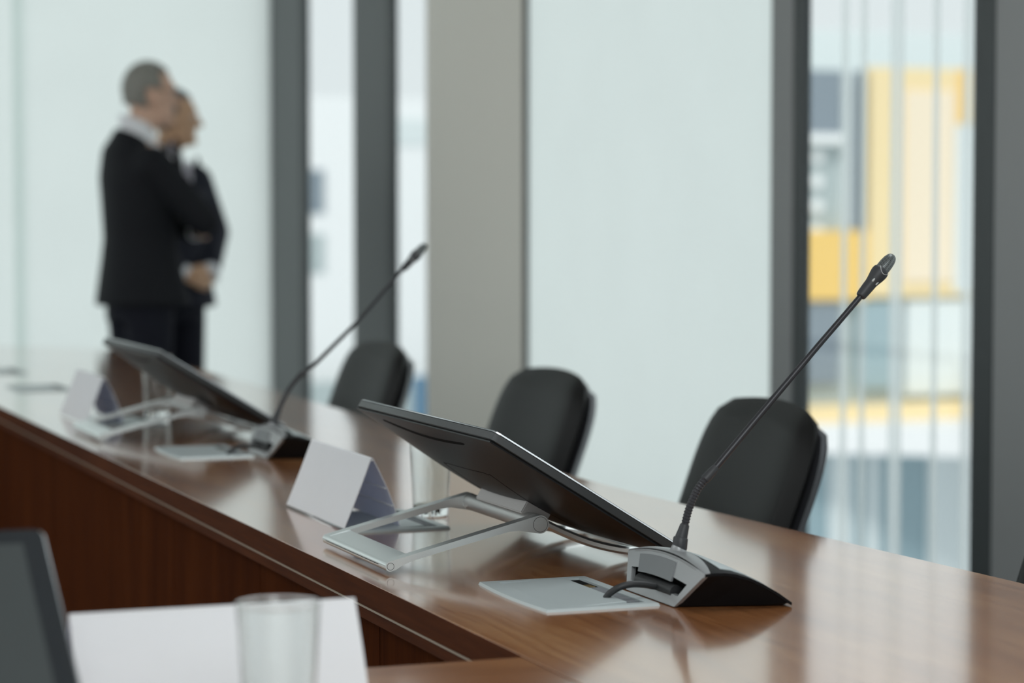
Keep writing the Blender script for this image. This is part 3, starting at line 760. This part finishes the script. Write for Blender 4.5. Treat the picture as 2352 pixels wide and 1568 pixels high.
def thin_glass():
    m = bpy.data.materials.new('thin_clear_glass'); m.use_nodes = True; nt = m.node_tree; nt.nodes.clear()
    out = nt.nodes.new('ShaderNodeOutputMaterial'); t = nt.nodes.new('ShaderNodeBsdfTransparent'); t.inputs[0].default_value = (0.965, 0.98, 0.975, 1)
    g = nt.nodes.new('ShaderNodeBsdfGlossy'); g.inputs['Roughness'].default_value = 0.02; f0 = nt.nodes.new('ShaderNodeLayerWeight'); f0.inputs[0].default_value = 0.5; f1 = nt.nodes.new('ShaderNodeMath'); f1.operation = 'POWER'; f1.inputs[1].default_value = 3.2; nt.links.new(f0.outputs['Facing'], f1.inputs[0])
    f = nt.nodes.new('ShaderNodeMath'); f.operation = 'MULTIPLY_ADD'; f.inputs[1].default_value = 0.85; f.inputs[2].default_value = 0.04; nt.links.new(f1.outputs[0], f.inputs[0])
    mx = nt.nodes.new('ShaderNodeMixShader'); nt.links.new(f.outputs[0], mx.inputs[0]); nt.links.new(t.outputs[0], mx.inputs[1]); nt.links.new(g.outputs[0], mx.inputs[2]); nt.links.new(mx.outputs[0], out.inputs[0])
    return m
M['thin_glass'] = thin_glass()
t0 = make_tumbler('clear glass tumbler on the table behind the nearer monitor stand', (1.190, 3.530, TZ))
dup(t0, (1.182, 5.470, TZ), 0, 'clear glass tumbler under the raised edge of the farther monitor')
dup(t0, (0.514, 1.918, TZ), 0, 'clear glass tumbler closest to the camera, in front of the large white card')

# ------------------------------------------------------------------ chairs
def make_chair(label, loc, rz):
    """local: sitter faces -x (towards the table); backrest towards +x"""
    t = thing('conference_chair', label, 'chair', loc, rz, 'black leather conference chairs by the windows')
    lean = math.tan(math.radians(20))
    NU, NV = 22, 18; Wd = 0.50; z0, z1 = 0.50, 0.872
    def shape(bm, x0, thick, grow, puff, zz0=z0, zz1=z1):
        F_, R_ = [], []
        for i in range(NV+1):
            f = i/NV; z = zz0+(zz1+grow-zz0)*f
            # half width: slight waist below, rounded top corners
            hw = Wd/2*(1-0.03*(1-f))+grow
            top = 0.130
            dz = (zz1+grow)-z
            if dz < top: hw -= 0.078*(1-math.sqrt(max(0, 1-((top-dz)/top)**2.2)))
            fr, rr = [], []
            for j in range(NU+1):
                s = -1+2*j/NU; y = s*hw
                ed = (1-abs(s)**6)*(1-abs(2*f-1)**10)
                cur = 0.030*s*s
                x = x0+(z-z0)*lean
                fr.append(bm.verts.new((x-cur*0.5-puff*max(0.0, ed)**0.5, y, z+0.010*(1-s*s)*f)))
                rr.append(bm.verts.new((x-cur*0.5+thick*max(0.0, ed)**0.5, y, z+0.010*(1-s*s)*f)))
            F_.append(fr); R_.append(rr)
        for G_, q in ((F_, 1), (R_, -1)):
            for i in range(NV):
                for j in range(NU): bm.faces.new((G_[i][j], G_[i][j+1], G_[i+1][j+1], G_[i+1][j])[::q])
        for i in range(NV):
            for j in (0, NU): bm.faces.new((F_[i][j], F_[i+1][j], R_[i+1][j], R_[i][j]))
        for j in range(NU):
            for i in (0, NV): bm.faces.new((F_[i][j], F_[i][j+1], R_[i][j+1], R_[i][j]))
        bmesh.ops.remove_doubles(bm, verts=bm.verts[:], dist=1e-5)
    bm = B(); shape(bm, 0.210, 0.022, 0.0, 0.030); obj('backrest', bm, M['leather'], t, 60)
    bm = B(); shape(bm, 0.233, 0.030, -0.006, 0.004, 0.50, 0.856); obj('back_shell', bm, M['chairshell'], t, 60)
    bm = B(); box(bm, (-0.27, -0.245, 0.40), (0.23, 0.245, 0.49), 0.035, 4); obj('seat', bm, M['leather'], t, 50)
    bm = B(); tube(bm, [(0, 0, 0.10), (0, 0, 0.39)], 0.028, 20); obj('gas_lift', bm, M['chrome'], t, True)
    bm = B(); strip_along(bm, smoothpath([(0.05, 0, 0.385), (0.24, 0, 0.40), (0.292, 0, 0.48), (0.315, 0, 0.60)], 6), 0.07, 0.014); obj('back_bracket', bm, M['chrome'], t, 40)
    for k in range(5):
        a = 2*PI*k/5+0.3; e = Vector((math.cos(a), math.sin(a), 0))
        bm = B(); tube(bm, [e*0.02+Vector((0, 0, 0.115)), e*0.30+Vector((0, 0, 0.072))], [0.022, 0.013], 12); leg = obj('leg', bm, M['chrome'], t, True)
        bm = B(); p = e*0.30; q = Vector((-e.y, e.x, 0)); tube(bm, [p-q*0.02+Vector((0, 0, 0.03)), p+q*0.02+Vector((0, 0, 0.03))], 0.030, 20); obj('castor', bm, M['black'], leg, True)
    return t
CX0 = 1.600
ch0 = make_chair('black leather conference chair nearest the camera in full view, behind the nearest microphone stem', (CX0+0.005, 3.875, 0.006), math.radians(-4))
dup(ch0, (CX0, 4.90, 0), 0.0, 'black leather conference chair behind the near monitor, before the white blind')
dup(ch0, (CX0, 6.13, 0), math.radians(1), 'black leather conference chair farthest from the camera, before the narrow windows')
dup(ch0, (CX0+0.03, 2.752, 0), math.radians(-2), 'black leather conference chair of which only a sliver shows at the right picture edge')

# ------------------------------------------------------------------ people
def cap(bm, a, b, ra, rb, seg=14, n=5):
    """tapered capsule"""
    a, b = Vector(a), Vector(b); t = (b-a)
    if t.length < 1e-5: t = Vector((0, 0, 1e-4))
    tn = t.normalized(); pts, rad = [], []
    for k in range(n, 0, -1):
        th = PI/2*k/n*0.999; pts.append(a-tn*ra*math.sin(th)); rad.append(ra*math.cos(th))
    pts.append(a); rad.append(ra); pts.append(b); rad.append(rb)
    for k in range(1, n+1):
        th = PI/2*k/n*0.999; pts.append(b+tn*rb*math.sin(th)); rad.append(rb*math.cos(th))
    up = Vector((0, 0, 1)) if abs(tn.z) < 0.9 else Vector((1, 0, 0)); nn = (up-tn*up.dot(tn)).normalized(); bb = tn.cross(nn)
    rings = [[bm.verts.new(p+nn*(r*math.cos(2*PI*k/seg))+bb*(r*math.sin(2*PI*k/seg))) for k in range(seg)] for p, r in zip(pts, rad)]
    for A, D in zip(rings[:-1], rings[1:]):
        for k in range(seg): bm.faces.new((A[k], A[(k+1) % seg], D[(k+1) % seg], D[k]))
    bm.faces.new(rings[0][::-1]); bm.faces.new(rings[-1])
def ell(bm, c, r, mt=None):
    rr = bmesh.ops.create_uvsphere(bm, u_segments=20, v_segments=14, radius=1.0)['verts']
    for v in rr:
        p = Vector((v.co.x*r[0], v.co.y*r[1], v.co.z*r[2]))
        if mt: p = mt @ p
        v.co = p+Vector(c)
def rings_loft(bm, L, seg=28, e=2.3):
    """L: (cx, cy, z, rx, ry) super-ellipse rings"""
    R = []
    for cx, cy, z, rx, ry in L:
        ring = []
        for k in range(seg):
            th = 2*PI*k/seg; c, s = math.cos(th), math.sin(th)
            ring.append(bm.verts.new((cx+rx*abs(c)**(2/e)*(1 if c >= 0 else -1), cy+ry*abs(s)**(2/e)*(1 if s >= 0 else -1), z)))
        R.append(ring)
    for A, D in zip(R[:-1], R[1:]):
        for k in range(seg): bm.faces.new((A[k], A[(k+1) % seg], D[(k+1) % seg], D[k]))
    bm.faces.new(R[0][::-1]); bm.faces.new(R[-1])
def fuse(o, vox, sm=6):
    m = o.modifiers.new('fuse', 'REMESH'); m.mode = 'VOXEL'; m.voxel_size = vox; m.use_smooth_shade = True
    s = o.modifiers.new('relax', 'SMOOTH'); s.iterations = sm; s.factor = 0.5
    return o
def hand(bm, wrist, d, palm_n, curl=0.5, side=1, sc=1.0):
    """palm and five separate fingers; d = pointing direction, palm_n = direction the palm faces"""
    w = Vector(wrist); d = Vector(d).normalized(); n = Vector(palm_n); n = (n-d*n.dot(d)).normalized(); l = d.cross(n)*side
    for k in range(4):
        off = l*((k-1.5)*0.020*sc); base = w+d*0.085*sc+off
        cap(bm, w+d*0.02*sc+off*0.6, base, 0.016*sc, 0.0115*sc, 10, 3)
        ln = (0.068, 0.078, 0.072, 0.056)[k]*sc; p = base; dd = d
        for q in range(3):
            dd = (dd+n*curl*(0.6+0.25*q)).normalized(); p2 = p+dd*ln*(0.45, 0.32, 0.23)[q]
            cap(bm, p, p2, (0.0095, 0.0088, 0.0080)[q]*sc, (0.0088, 0.0080, 0.0072)[q]*sc, 10, 3); p = p2
    tb = w+d*0.030*sc-l*0.028*sc
    p2 = tb+(d*0.7-l*0.7+n*0.3).normalized()*0.038*sc; p3 = p2+(d*0.9-l*0.1+n*0.5).normalized()*0.030*sc
    cap(bm, w+d*0.012*sc, tb, 0.018*sc, 0.013*sc, 10, 3); cap(bm, tb, p2, 0.013*sc, 0.0105*sc, 10, 3); cap(bm, p2, p3, 0.0105*sc, 0.0085*sc, 10, 3)
def make_person(label, loc, rz, H, arms, mats, head_turn=0.0, glasses=False, hairline=0.0, lean=0.0, group=None):
    """faces +x locally; H height; arms: per side dict(shoulder, elbow, wrist, hand dir, palm)"""
    k = H/1.80; t = thing('person', label, 'person', loc, rz, group)
    suit, skin, hair = mats['suit'], mats['skin'], mats['hair']
    V = lambda *p: Vector(p)*k
    hc = V(0.050, 0, 1.675); Rh = Matrix.Rotation(head_turn, 3, 'Z')
    def hp(x, y, z): return hc+Rh @ V(x, y, z)
    bm = B()
    # head, jaw, features
    ell(bm, hp(0, 0, 0.020), (0.098*k, 0.078*k, 0.108*k), Rh); ell(bm, hp(0.028, 0, -0.045), (0.068*k, 0.058*k, 0.078*k), Rh)
    cap(bm, hp(0.068, 0, -0.088), hp(0.078, 0, -0.092), 0.024*k, 0.022*k)
    cap(bm, hp(0.092, 0, 0.020), hp(0.113, 0, -0.020), 0.010*k, 0.0145*k, 10); cap(bm, hp(0.088, -0.03, 0.038), hp(0.088, 0.03, 0.038), 0.012*k, 0.012*k, 10)
    for s in (-1, 1): cap(bm, hp(-0.005, s*0.078, 0.018), hp(0.0, s*0.080, -0.026), 0.014*k, 0.010*k, 10)
    cap(bm, hp(0.086, -0.018, -0.052), hp(0.086, 0.018, -0.052), 0.0085*k, 0.0085*k, 10); cap(bm, hp(0.085, -0.015, -0.062), hp(0.085, 0.015, -0.062), 0.0085*k, 0.0085*k, 10)
    cap(bm, V(-0.015, 0, 1.47), hc+V(-0.015, 0, -0.04), 0.062*k, 0.056*k)
    # trunk and legs under the clothes, one surface with the head
    rings_loft(bm, [(0, 0, 0.86*k, 0.09*k, 0.14*k), (0, 0, 0.98*k, 0.10*k, 0.155*k), (0, 0, 1.12*k, 0.09*k, 0.135*k), (0, 0, 1.30*k, 0.10*k, 0.155*k), (-0.005*k, 0, 1.43*k, 0.085*k, 0.160*k), (-0.01*k, 0, 1.50*k, 0.05*k, 0.07*k)])
    for s in (-1, 1):
        cap(bm, V(0, s*0.085, 0.90), V(0.01, s*0.095, 0.50), 0.078*k, 0.052*k); cap(bm, V(0.01, s*0.095, 0.50), V(-0.01, s*0.10, 0.10), 0.050*k, 0.034*k); cap(bm, V(-0.02, s*0.10, 0.05), V(0.14, s*0.115, 0.045), 0.034*k, 0.028*k)
    for s, A in arms.items():
        sh, el, wr = (V(*A[q]) for q in ('shoulder', 'elbow', 'wrist'))
        cap(bm, sh, el, 0.046*k, 0.036*k); cap(bm, el, wr, 0.034*k, 0.025*k)
        hand(bm, wr, A['dir'], A['palm'], A.get('curl', 0.4), s, 0.95*k)
    fuse(obj('body', bm, skin, t, True), 0.0065, 4)
    # jacket
    bm = B()
    rings_loft(bm, [(0.015*k, 0, 0.855*k, 0.178*k, 0.212*k), (0.012*k, 0, 0.90*k, 0.170*k, 0.206*k), (0.005*k, 0, 1.02*k, 0.146*k, 0.188*k), (0, 0, 1.12*k, 0.130*k, 0.170*k), (0, 0, 1.26*k, 0.136*k, 0.186*k), (-0.008*k, 0, 1.36*k, 0.134*k, 0.192*k), (-0.018*k, 0, 1.43*k, 0.112*k, 0.168*k), (-0.024*k, 0, 1.48*k, 0.082*k, 0.115*k), (-0.028*k, 0, 1.525*k, 0.062*k, 0.072*k)])
    for v in bm.verts:
        if v.co.z > 1.42*k: v.co.z -= 0.45*(v.co.x+0.03*k)
    for s, A in arms.items():
        sh, el, wr = (V(*A[q]) for q in ('shoulder', 'elbow', 'wrist'))
        cap(bm, sh, el, 0.076*k, 0.060*k); cap(bm, el, el.lerp(wr, 0.93), 0.060*k, 0.046*k)
    fuse(obj('jacket', bm, suit, t, True), 0.012, 6)
    # lapels and shirt front
    bm = B(); rings_loft(bm, [(0.0*k, 0, 1.468*k, 0.080*k, 0.082*k), (0.0*k, 0, 1.50*k, 0.076*k, 0.074*k), (-0.003*k, 0, 1.548*k, 0.067*k, 0.065*k), (-0.008*k, 0, 1.578*k, 0.066*k, 0.062*k)]); 
    prism(bm, [(-0.055*k, 1.50*k), (0.055*k, 1.50*k), (0.004*k, 1.20*k)], 0.095*k, 0.137*k, axis='x')
    for v in bm.verts:
        if v.co.z > 1.46*k: v.co.z -= 0.42*(v.co.x+0.01*k)
    sh_ = obj('shirt', bm, M['shirt'], t, 40)
    bm = B(); prism(bm, [(-0.014*k, 1.495*k), (0.014*k, 1.495*k), (0.022*k, 1.25*k), (0, 1.20*k), (-0.022*k, 1.25*k)], 0.136*k, 0.142*k, axis='x'); obj('tie', bm, mats['tie'], sh_)
    for s in (-1, 1):
        bm = B(); prism(bm, [(s*0.055*k, 1.515*k), (s*0.100*k, 1.40*k), (s*0.070*k, 1.38*k), (s*0.012*k, 1.17*k), (s*0.004*k, 1.19*k), (s*0.030*k, 1.46*k)], 0.128*k, 0.146*k, axis='x', bev=0.002); obj('lapel', bm, suit, t)
    for s, A in arms.items():
        el, wr = V(*A['elbow']), V(*A['wrist']); dd = (wr-el).normalized()
        bm = B(); tube(bm, [wr-dd*0.045*k, wr+dd*A.get('cuff', 0.008)*k], 0.0400*k, 20); obj('cuff', bm, M['shirt'], t, 40)
    # trousers
    bm = B(); rings_loft(bm, [(0, 0, 0.80*k, 0.12*k, 0.175*k), (0, 0, 0.93*k, 0.118*k, 0.17*k), (0, 0, 1.02*k, 0.105*k, 0.15*k)])
    for s in (-1, 1):
        cap(bm, V(0.0, s*0.088, 0.88), V(0.012, s*0.098, 0.50), 0.100*k, 0.076*k); cap(bm, V(0.012, s*0.098, 0.50), V(-0.008, s*0.102, 0.13), 0.076*k, 0.064*k)
    fuse(obj('trousers', bm, mats['trouser'], t, True), 0.012, 5)
    for s in (-1, 1):
        bm = B(); cap(bm, V(-0.045, s*0.103, 0.046), V(0.06, s*0.108, 0.044), 0.046*k, 0.046*k); cap(bm, V(0.06, s*0.108, 0.040), V(0.165, s*0.116, 0.034), 0.044*k, 0.034*k)
        for v in bm.verts: v.co.z = max(0.0, v.co.z)
        obj('shoe', bm, M['shoe'], t, True)
    # hair: shell over skull, cut at the hairline
    bm = B(); ell(bm, hp(-0.008, 0, 0.030), (0.106*k, 0.087*k, 0.112*k), Rh)
    ell(bm, hp(-0.045, 0, -0.030), (0.062*k, 0.072*k, 0.075*k), Rh)
    inv = Rh.transposed()
    kill = [v for v in bm.verts if (lambda q: (q.x > 0.040+hairline and q.z < 0.085) or (q.x > -0.012 and q.z < 0.025) or q.z < -0.050-0.3*(q.x+0.05))((inv @ (v.co-hc))/k)]
    bmesh.ops.delete(bm, geom=kill, context='VERTS')
    ho = obj('hair', bm, hair, t, True); so = ho.modifiers.new('thick', 'SOLIDIFY'); so.thickness = 0.012*k
    for s in (-1, 1):
        bm = B(); ell(bm, hp(0.083, s*0.030, 0.018), (0.010*k, 0.013*k, 0.009*k)); obj('eye', bm, M['eye'], t, True)
    if glasses:
        bm = B()
        for s in (-1, 1):
            c = [hp(0.108, s*0.034+0.024*math.cos(a), 0.016+0.018*math.sin(a)) for a in [2*PI*i/18 for i in range(19)]]
            tube(bm, c, 0.0016*k, 6); tube(bm, [hp(0.108, s*0.058, 0.022), hp(0.0, s*0.086, 0.024)], 0.0016*k, 6)
        tube(bm, [hp(0.110, -0.010, 0.020), hp(0.110, 0.010, 0.020)], 0.0016*k, 6)
        obj('spectacles', bm, M['black'], t)
    return t
armsA = {-1: dict(shoulder=(-0.01, -0.168, 1.405), elbow=(0.175, -0.245, 1.185), wrist=(0.215, -0.02, 1.205), dir=(0.1, 1, 0.05), palm=(-1, 0, 0.1), curl=0.35),
         1: dict(shoulder=(-0.01, 0.168, 1.405), elbow=(0.165, 0.245, 1.175), wrist=(0.245, 0.02, 1.150), dir=(0.1, -1, 0.0), palm=(-1, 0, 0), curl=0.35)}
make_person('taller person in a black suit with spectacles, arms folded, left of the other', (1.985, 9.50, 0), math.radians(10), 1.815, armsA,
            dict(suit=M['suit'], skin=M['skin'], hair=M['hair'], trouser=M['trouser'], tie=M['tie']), head_turn=math.radians(-6), glasses=True, group=None)
armsB = {-1: dict(shoulder=(0.0, -0.165, 1.410), elbow=(0.01, -0.275, 1.185), wrist=(0.185, -0.075, 1.010), dir=(0.5, 0.75, -0.35), palm=(-0.6, 0.4, -0.2), curl=0.45, cuff=0.02),
         1: dict(shoulder=(0.0, 0.165, 1.410), elbow=(0.01, 0.275, 1.185), wrist=(0.190, 0.080, 1.015), dir=(0.5, -0.75, -0.35), palm=(-0.6, -0.4, -0.2), curl=0.45, cuff=0.045)}
make_person('person in a navy suit, hands clasped in front, half hidden behind the taller person', (2.255, 10.20, 0), math.radians(-62), 1.745, armsB,
            dict(suit=M['suit2'], skin=M['skin2'], hair=M['hair2'], trouser=M['trouser'], tie=M['tie']), head_turn=math.radians(44))

# ------------------------------------------------------------------ outside
M['yellow'] = mat('yellow_panel', (0.96, 0.76, 0.42), 0.6); M['amber'] = mat('amber_panel', (0.95, 0.62, 0.16), 0.6); M['cream'] = mat('cream_panel', (0.97, 0.82, 0.62), 0.6)  # yellow and cream are paled to hold the haze in the window glass
M['pale'] = mat('pale_facade', (0.78, 0.84, 0.85), 0.6); M['slate'] = mat('slate_glass', (0.22, 0.27, 0.32), 0.45)
M['greyb'] = mat('grey_facade', (0.46, 0.53, 0.54), 0.6); M['snow'] = mat('white_roof', (0.95, 0.96, 0.97), 0.7)
M['teal'] = mat('teal_glass', (0.33, 0.45, 0.50), 0.3); M['blueo'] = mat('blue_hoarding', (0.08, 0.20, 0.33), 0.6)
M['ground'] = mat('pale_paving', (0.55, 0.58, 0.60), 0.9, noise=0.1, nscale=0.5)
M['bulb'] = mat('white_disc', (0.95, 0.97, 0.97), 0.4)
M['fin'] = blindmat('frosted_fin', (0.97, 1.0, 0.99), 0.9)
_n = M['fin'].node_tree; _o = [x for x in _n.nodes if x.type == 'OUTPUT_MATERIAL'][0]; _s = _o.inputs[0].links[0].from_socket
_t = _n.nodes.new('ShaderNodeBsdfTransparent'); _m = _n.nodes.new('ShaderNodeMixShader'); _m.inputs[0].default_value = 0.48
_n.links.new(_t.outputs[0], _m.inputs[1]); _n.links.new(_s, _m.inputs[2]); _n.links.new(_m.outputs[0], _o.inputs[0])
bm = B(); box(bm, (WX+1.5, -20, -9.2), (90, 140, -9)); struct(obj('ground', bm, M['ground']))
EY = 40.0
bl = thing('building', 'yellow and grey building seen blurred through the big clear window', 'building', (22.6, EY, -9))
def bpart(name, x0, x1, z0, z1, y0, y1, m, parent=bl):
    lx, ly, lz = parent.location
    bm = B(); box(bm, (x0-lx, EY+y0-ly, z0-lz), (x1-lx, EY+y1-ly, z1-lz), 0.02); return obj(name, bm, m, parent)
bpart('facade', 18.5, 27.0, -9, 3.95, 0.30, 9, M['greyb'])
bpart('upper_storey', 18.5, 27.0, 3.95, 4.9, 2.5, 9, M['pale'])
bpart('yellow_cladding', 22.15, 24.75, -0.28, 4.02, 0.0, 0.30, M['yellow'])
bpart('cream_cladding', 22.85, 23.92, 0.0, 3.6, -0.06, 0.0, M['cream'])  # washed-out centre of the yellow wall: glass reflection and haze put into colour
bpart('amber_cladding', 24.02, 24.75, 2.98, 4.02, -0.06, 0.0, M['amber'])
bpart('yellow_band', 18.5, 22.15, -0.32, 0.97, 0.0, 0.30, M['amber'])
bpart('window', 18.5, 21.62, 2.75, 3.95, 0.15, 0.30, M['slate'])
bpart('cornice', 20.2, 21.60, 2.58, 2.76, -0.05, 0.30, M['bulb'])
bpart('pilaster', 21.64, 21.78, 0.97, 3.95, 0.05, 0.30, M['pale'])
bpart('pilaster', 21.92, 22.02, 0.97, 3.95, 0.05, 0.30, M['slate'])
bpart('window', 23.95, 24.75, -0.2, 2.98, -0.04, 0.0, M['pale'])
bpart('window', 18.5, 21.60, -1.9, -0.34, 0.1, 0.30, M['slate'])
bpart('window', 22.0, 22.9, -2.0, -0.34, 0.1, 0.30, M['teal'])
bpart('window', 23.0, 25.5, -2.15, -0.34, 0.1, 0.30, M['pale'])
bpart('orange_fascia', 18.5, 27.0, -2.55, -2.26, -0.6, 0.30, M['yellow'])
for k in range(4):
    bm = B(); lathe(bm, [(0, -0.04), (0.10, -0.04), (0.13, 0), (0.10, 0.04), (0, 0.04)], 20)
    for v in bm.verts: v.co = Vector((21.15-22.6, v.co.z-0.0+0.22, 9+2.34-0.46*k+v.co.y)) + Vector((v.co.x, 0, 0))
    obj('wall_disc', bm, M['bulb'], bl, True)
bm = B(); n = 24
pts = [(18.5, 0.0), (19.5, -0.6), (21.4, -1.6), (22.6, -2.6), (24.3, -4.6), (27, -6.5), (30, -7), (30, 0.5), (18.5, 0.5)]
prism(bm, pts, 0, 0.5); rf = obj('terrace_roof', bm, M['snow'], None, False, (0, EY, -3.05)); tag(rf, 'white overhanging terrace roof in front of the yellow building, outside', 'roof')
gl = thing('building', 'low glazed blue-grey building under the white terrace roof, outside', 'building', (22.5, EY, -9))
bpart('glass_front', 18.5, 28, -9, -3.06, -0.2, 0.25, M['teal'], gl)
for k, (x, w, m) in enumerate(((21.2, 0.5, 'pale'), (22.0, 0.25, 'pale'), (23.3, 0.9, 'pale'), (24.4, 0.3, 'snow'))):
    bpart('panel', x, x+w, -9, -3.06, -0.26, -0.2, M[m], gl)
# outer glass fins of the facade, one upright band each
for y, w_, lab in ((5.505, 0.05, 'frosted upright glass fin at the right edge of the big clear window'), (5.88, 0.06, 'widest frosted glass fin, in the middle of the big clear window'),
                   (6.20, 0.022, 'thin frosted glass fin left of the middle fin, outside the big clear window'), (6.09, 0.018, 'thinnest frosted glass fin beside the microphone tip, outside the big window'),
                   (5.69, 0.020, 'thin frosted glass fin right of the middle fin, outside the big clear window')):
    bm = B(); x = WX+0.35; box(bm, (x, y, -0.3), (x+0.010, y+w_, CH+0.2)); tag(obj('glass_fin', bm, M['fin']), lab, 'glass fin', 'glass fins outside the windows')
# tower behind the narrow windows
tw = thing('building', 'pale tower block seen blurred through the two narrow windows', 'building', (18.5, 60, -9))
def tpart(name, x0, x1, z0, z1, y0, y1, m):
    bm = B(); box(bm, (x0-18.5, y0, z0+9), (x1-18.5, y1, z1+9), 0.02); return obj(name, bm, m, tw)
tpart('facade', 14.5, 21.2, -9, 4.3, 0, 6, M['snow'])
tpart('window', 16.7, 17.35, 1.32, 2.44, -0.05, 0, M['slate']); tpart('window', 16.7, 17.35, -0.2, 0.8, -0.05, 0, M['greyb'])
tpart('window', 19.3, 20.1, 3.1, 3.8, -0.05, 0, M['pale'])
fe = thing('hoarding', 'low blue hoarding beyond the narrow window beside the beige column', 'fence', (18.5, 59, -9))
bm = B(); box(bm, (-3.6, 0, 0), (3.0, 0.2, 6.05), 0.02); obj('panel', bm, M['greyb'], fe)
bm = B(); box(bm, (0.9, -0.05, 0), (3.0, 0.0, 6.15), 0.02); obj('blue_panel', bm, M['blueo'], fe)
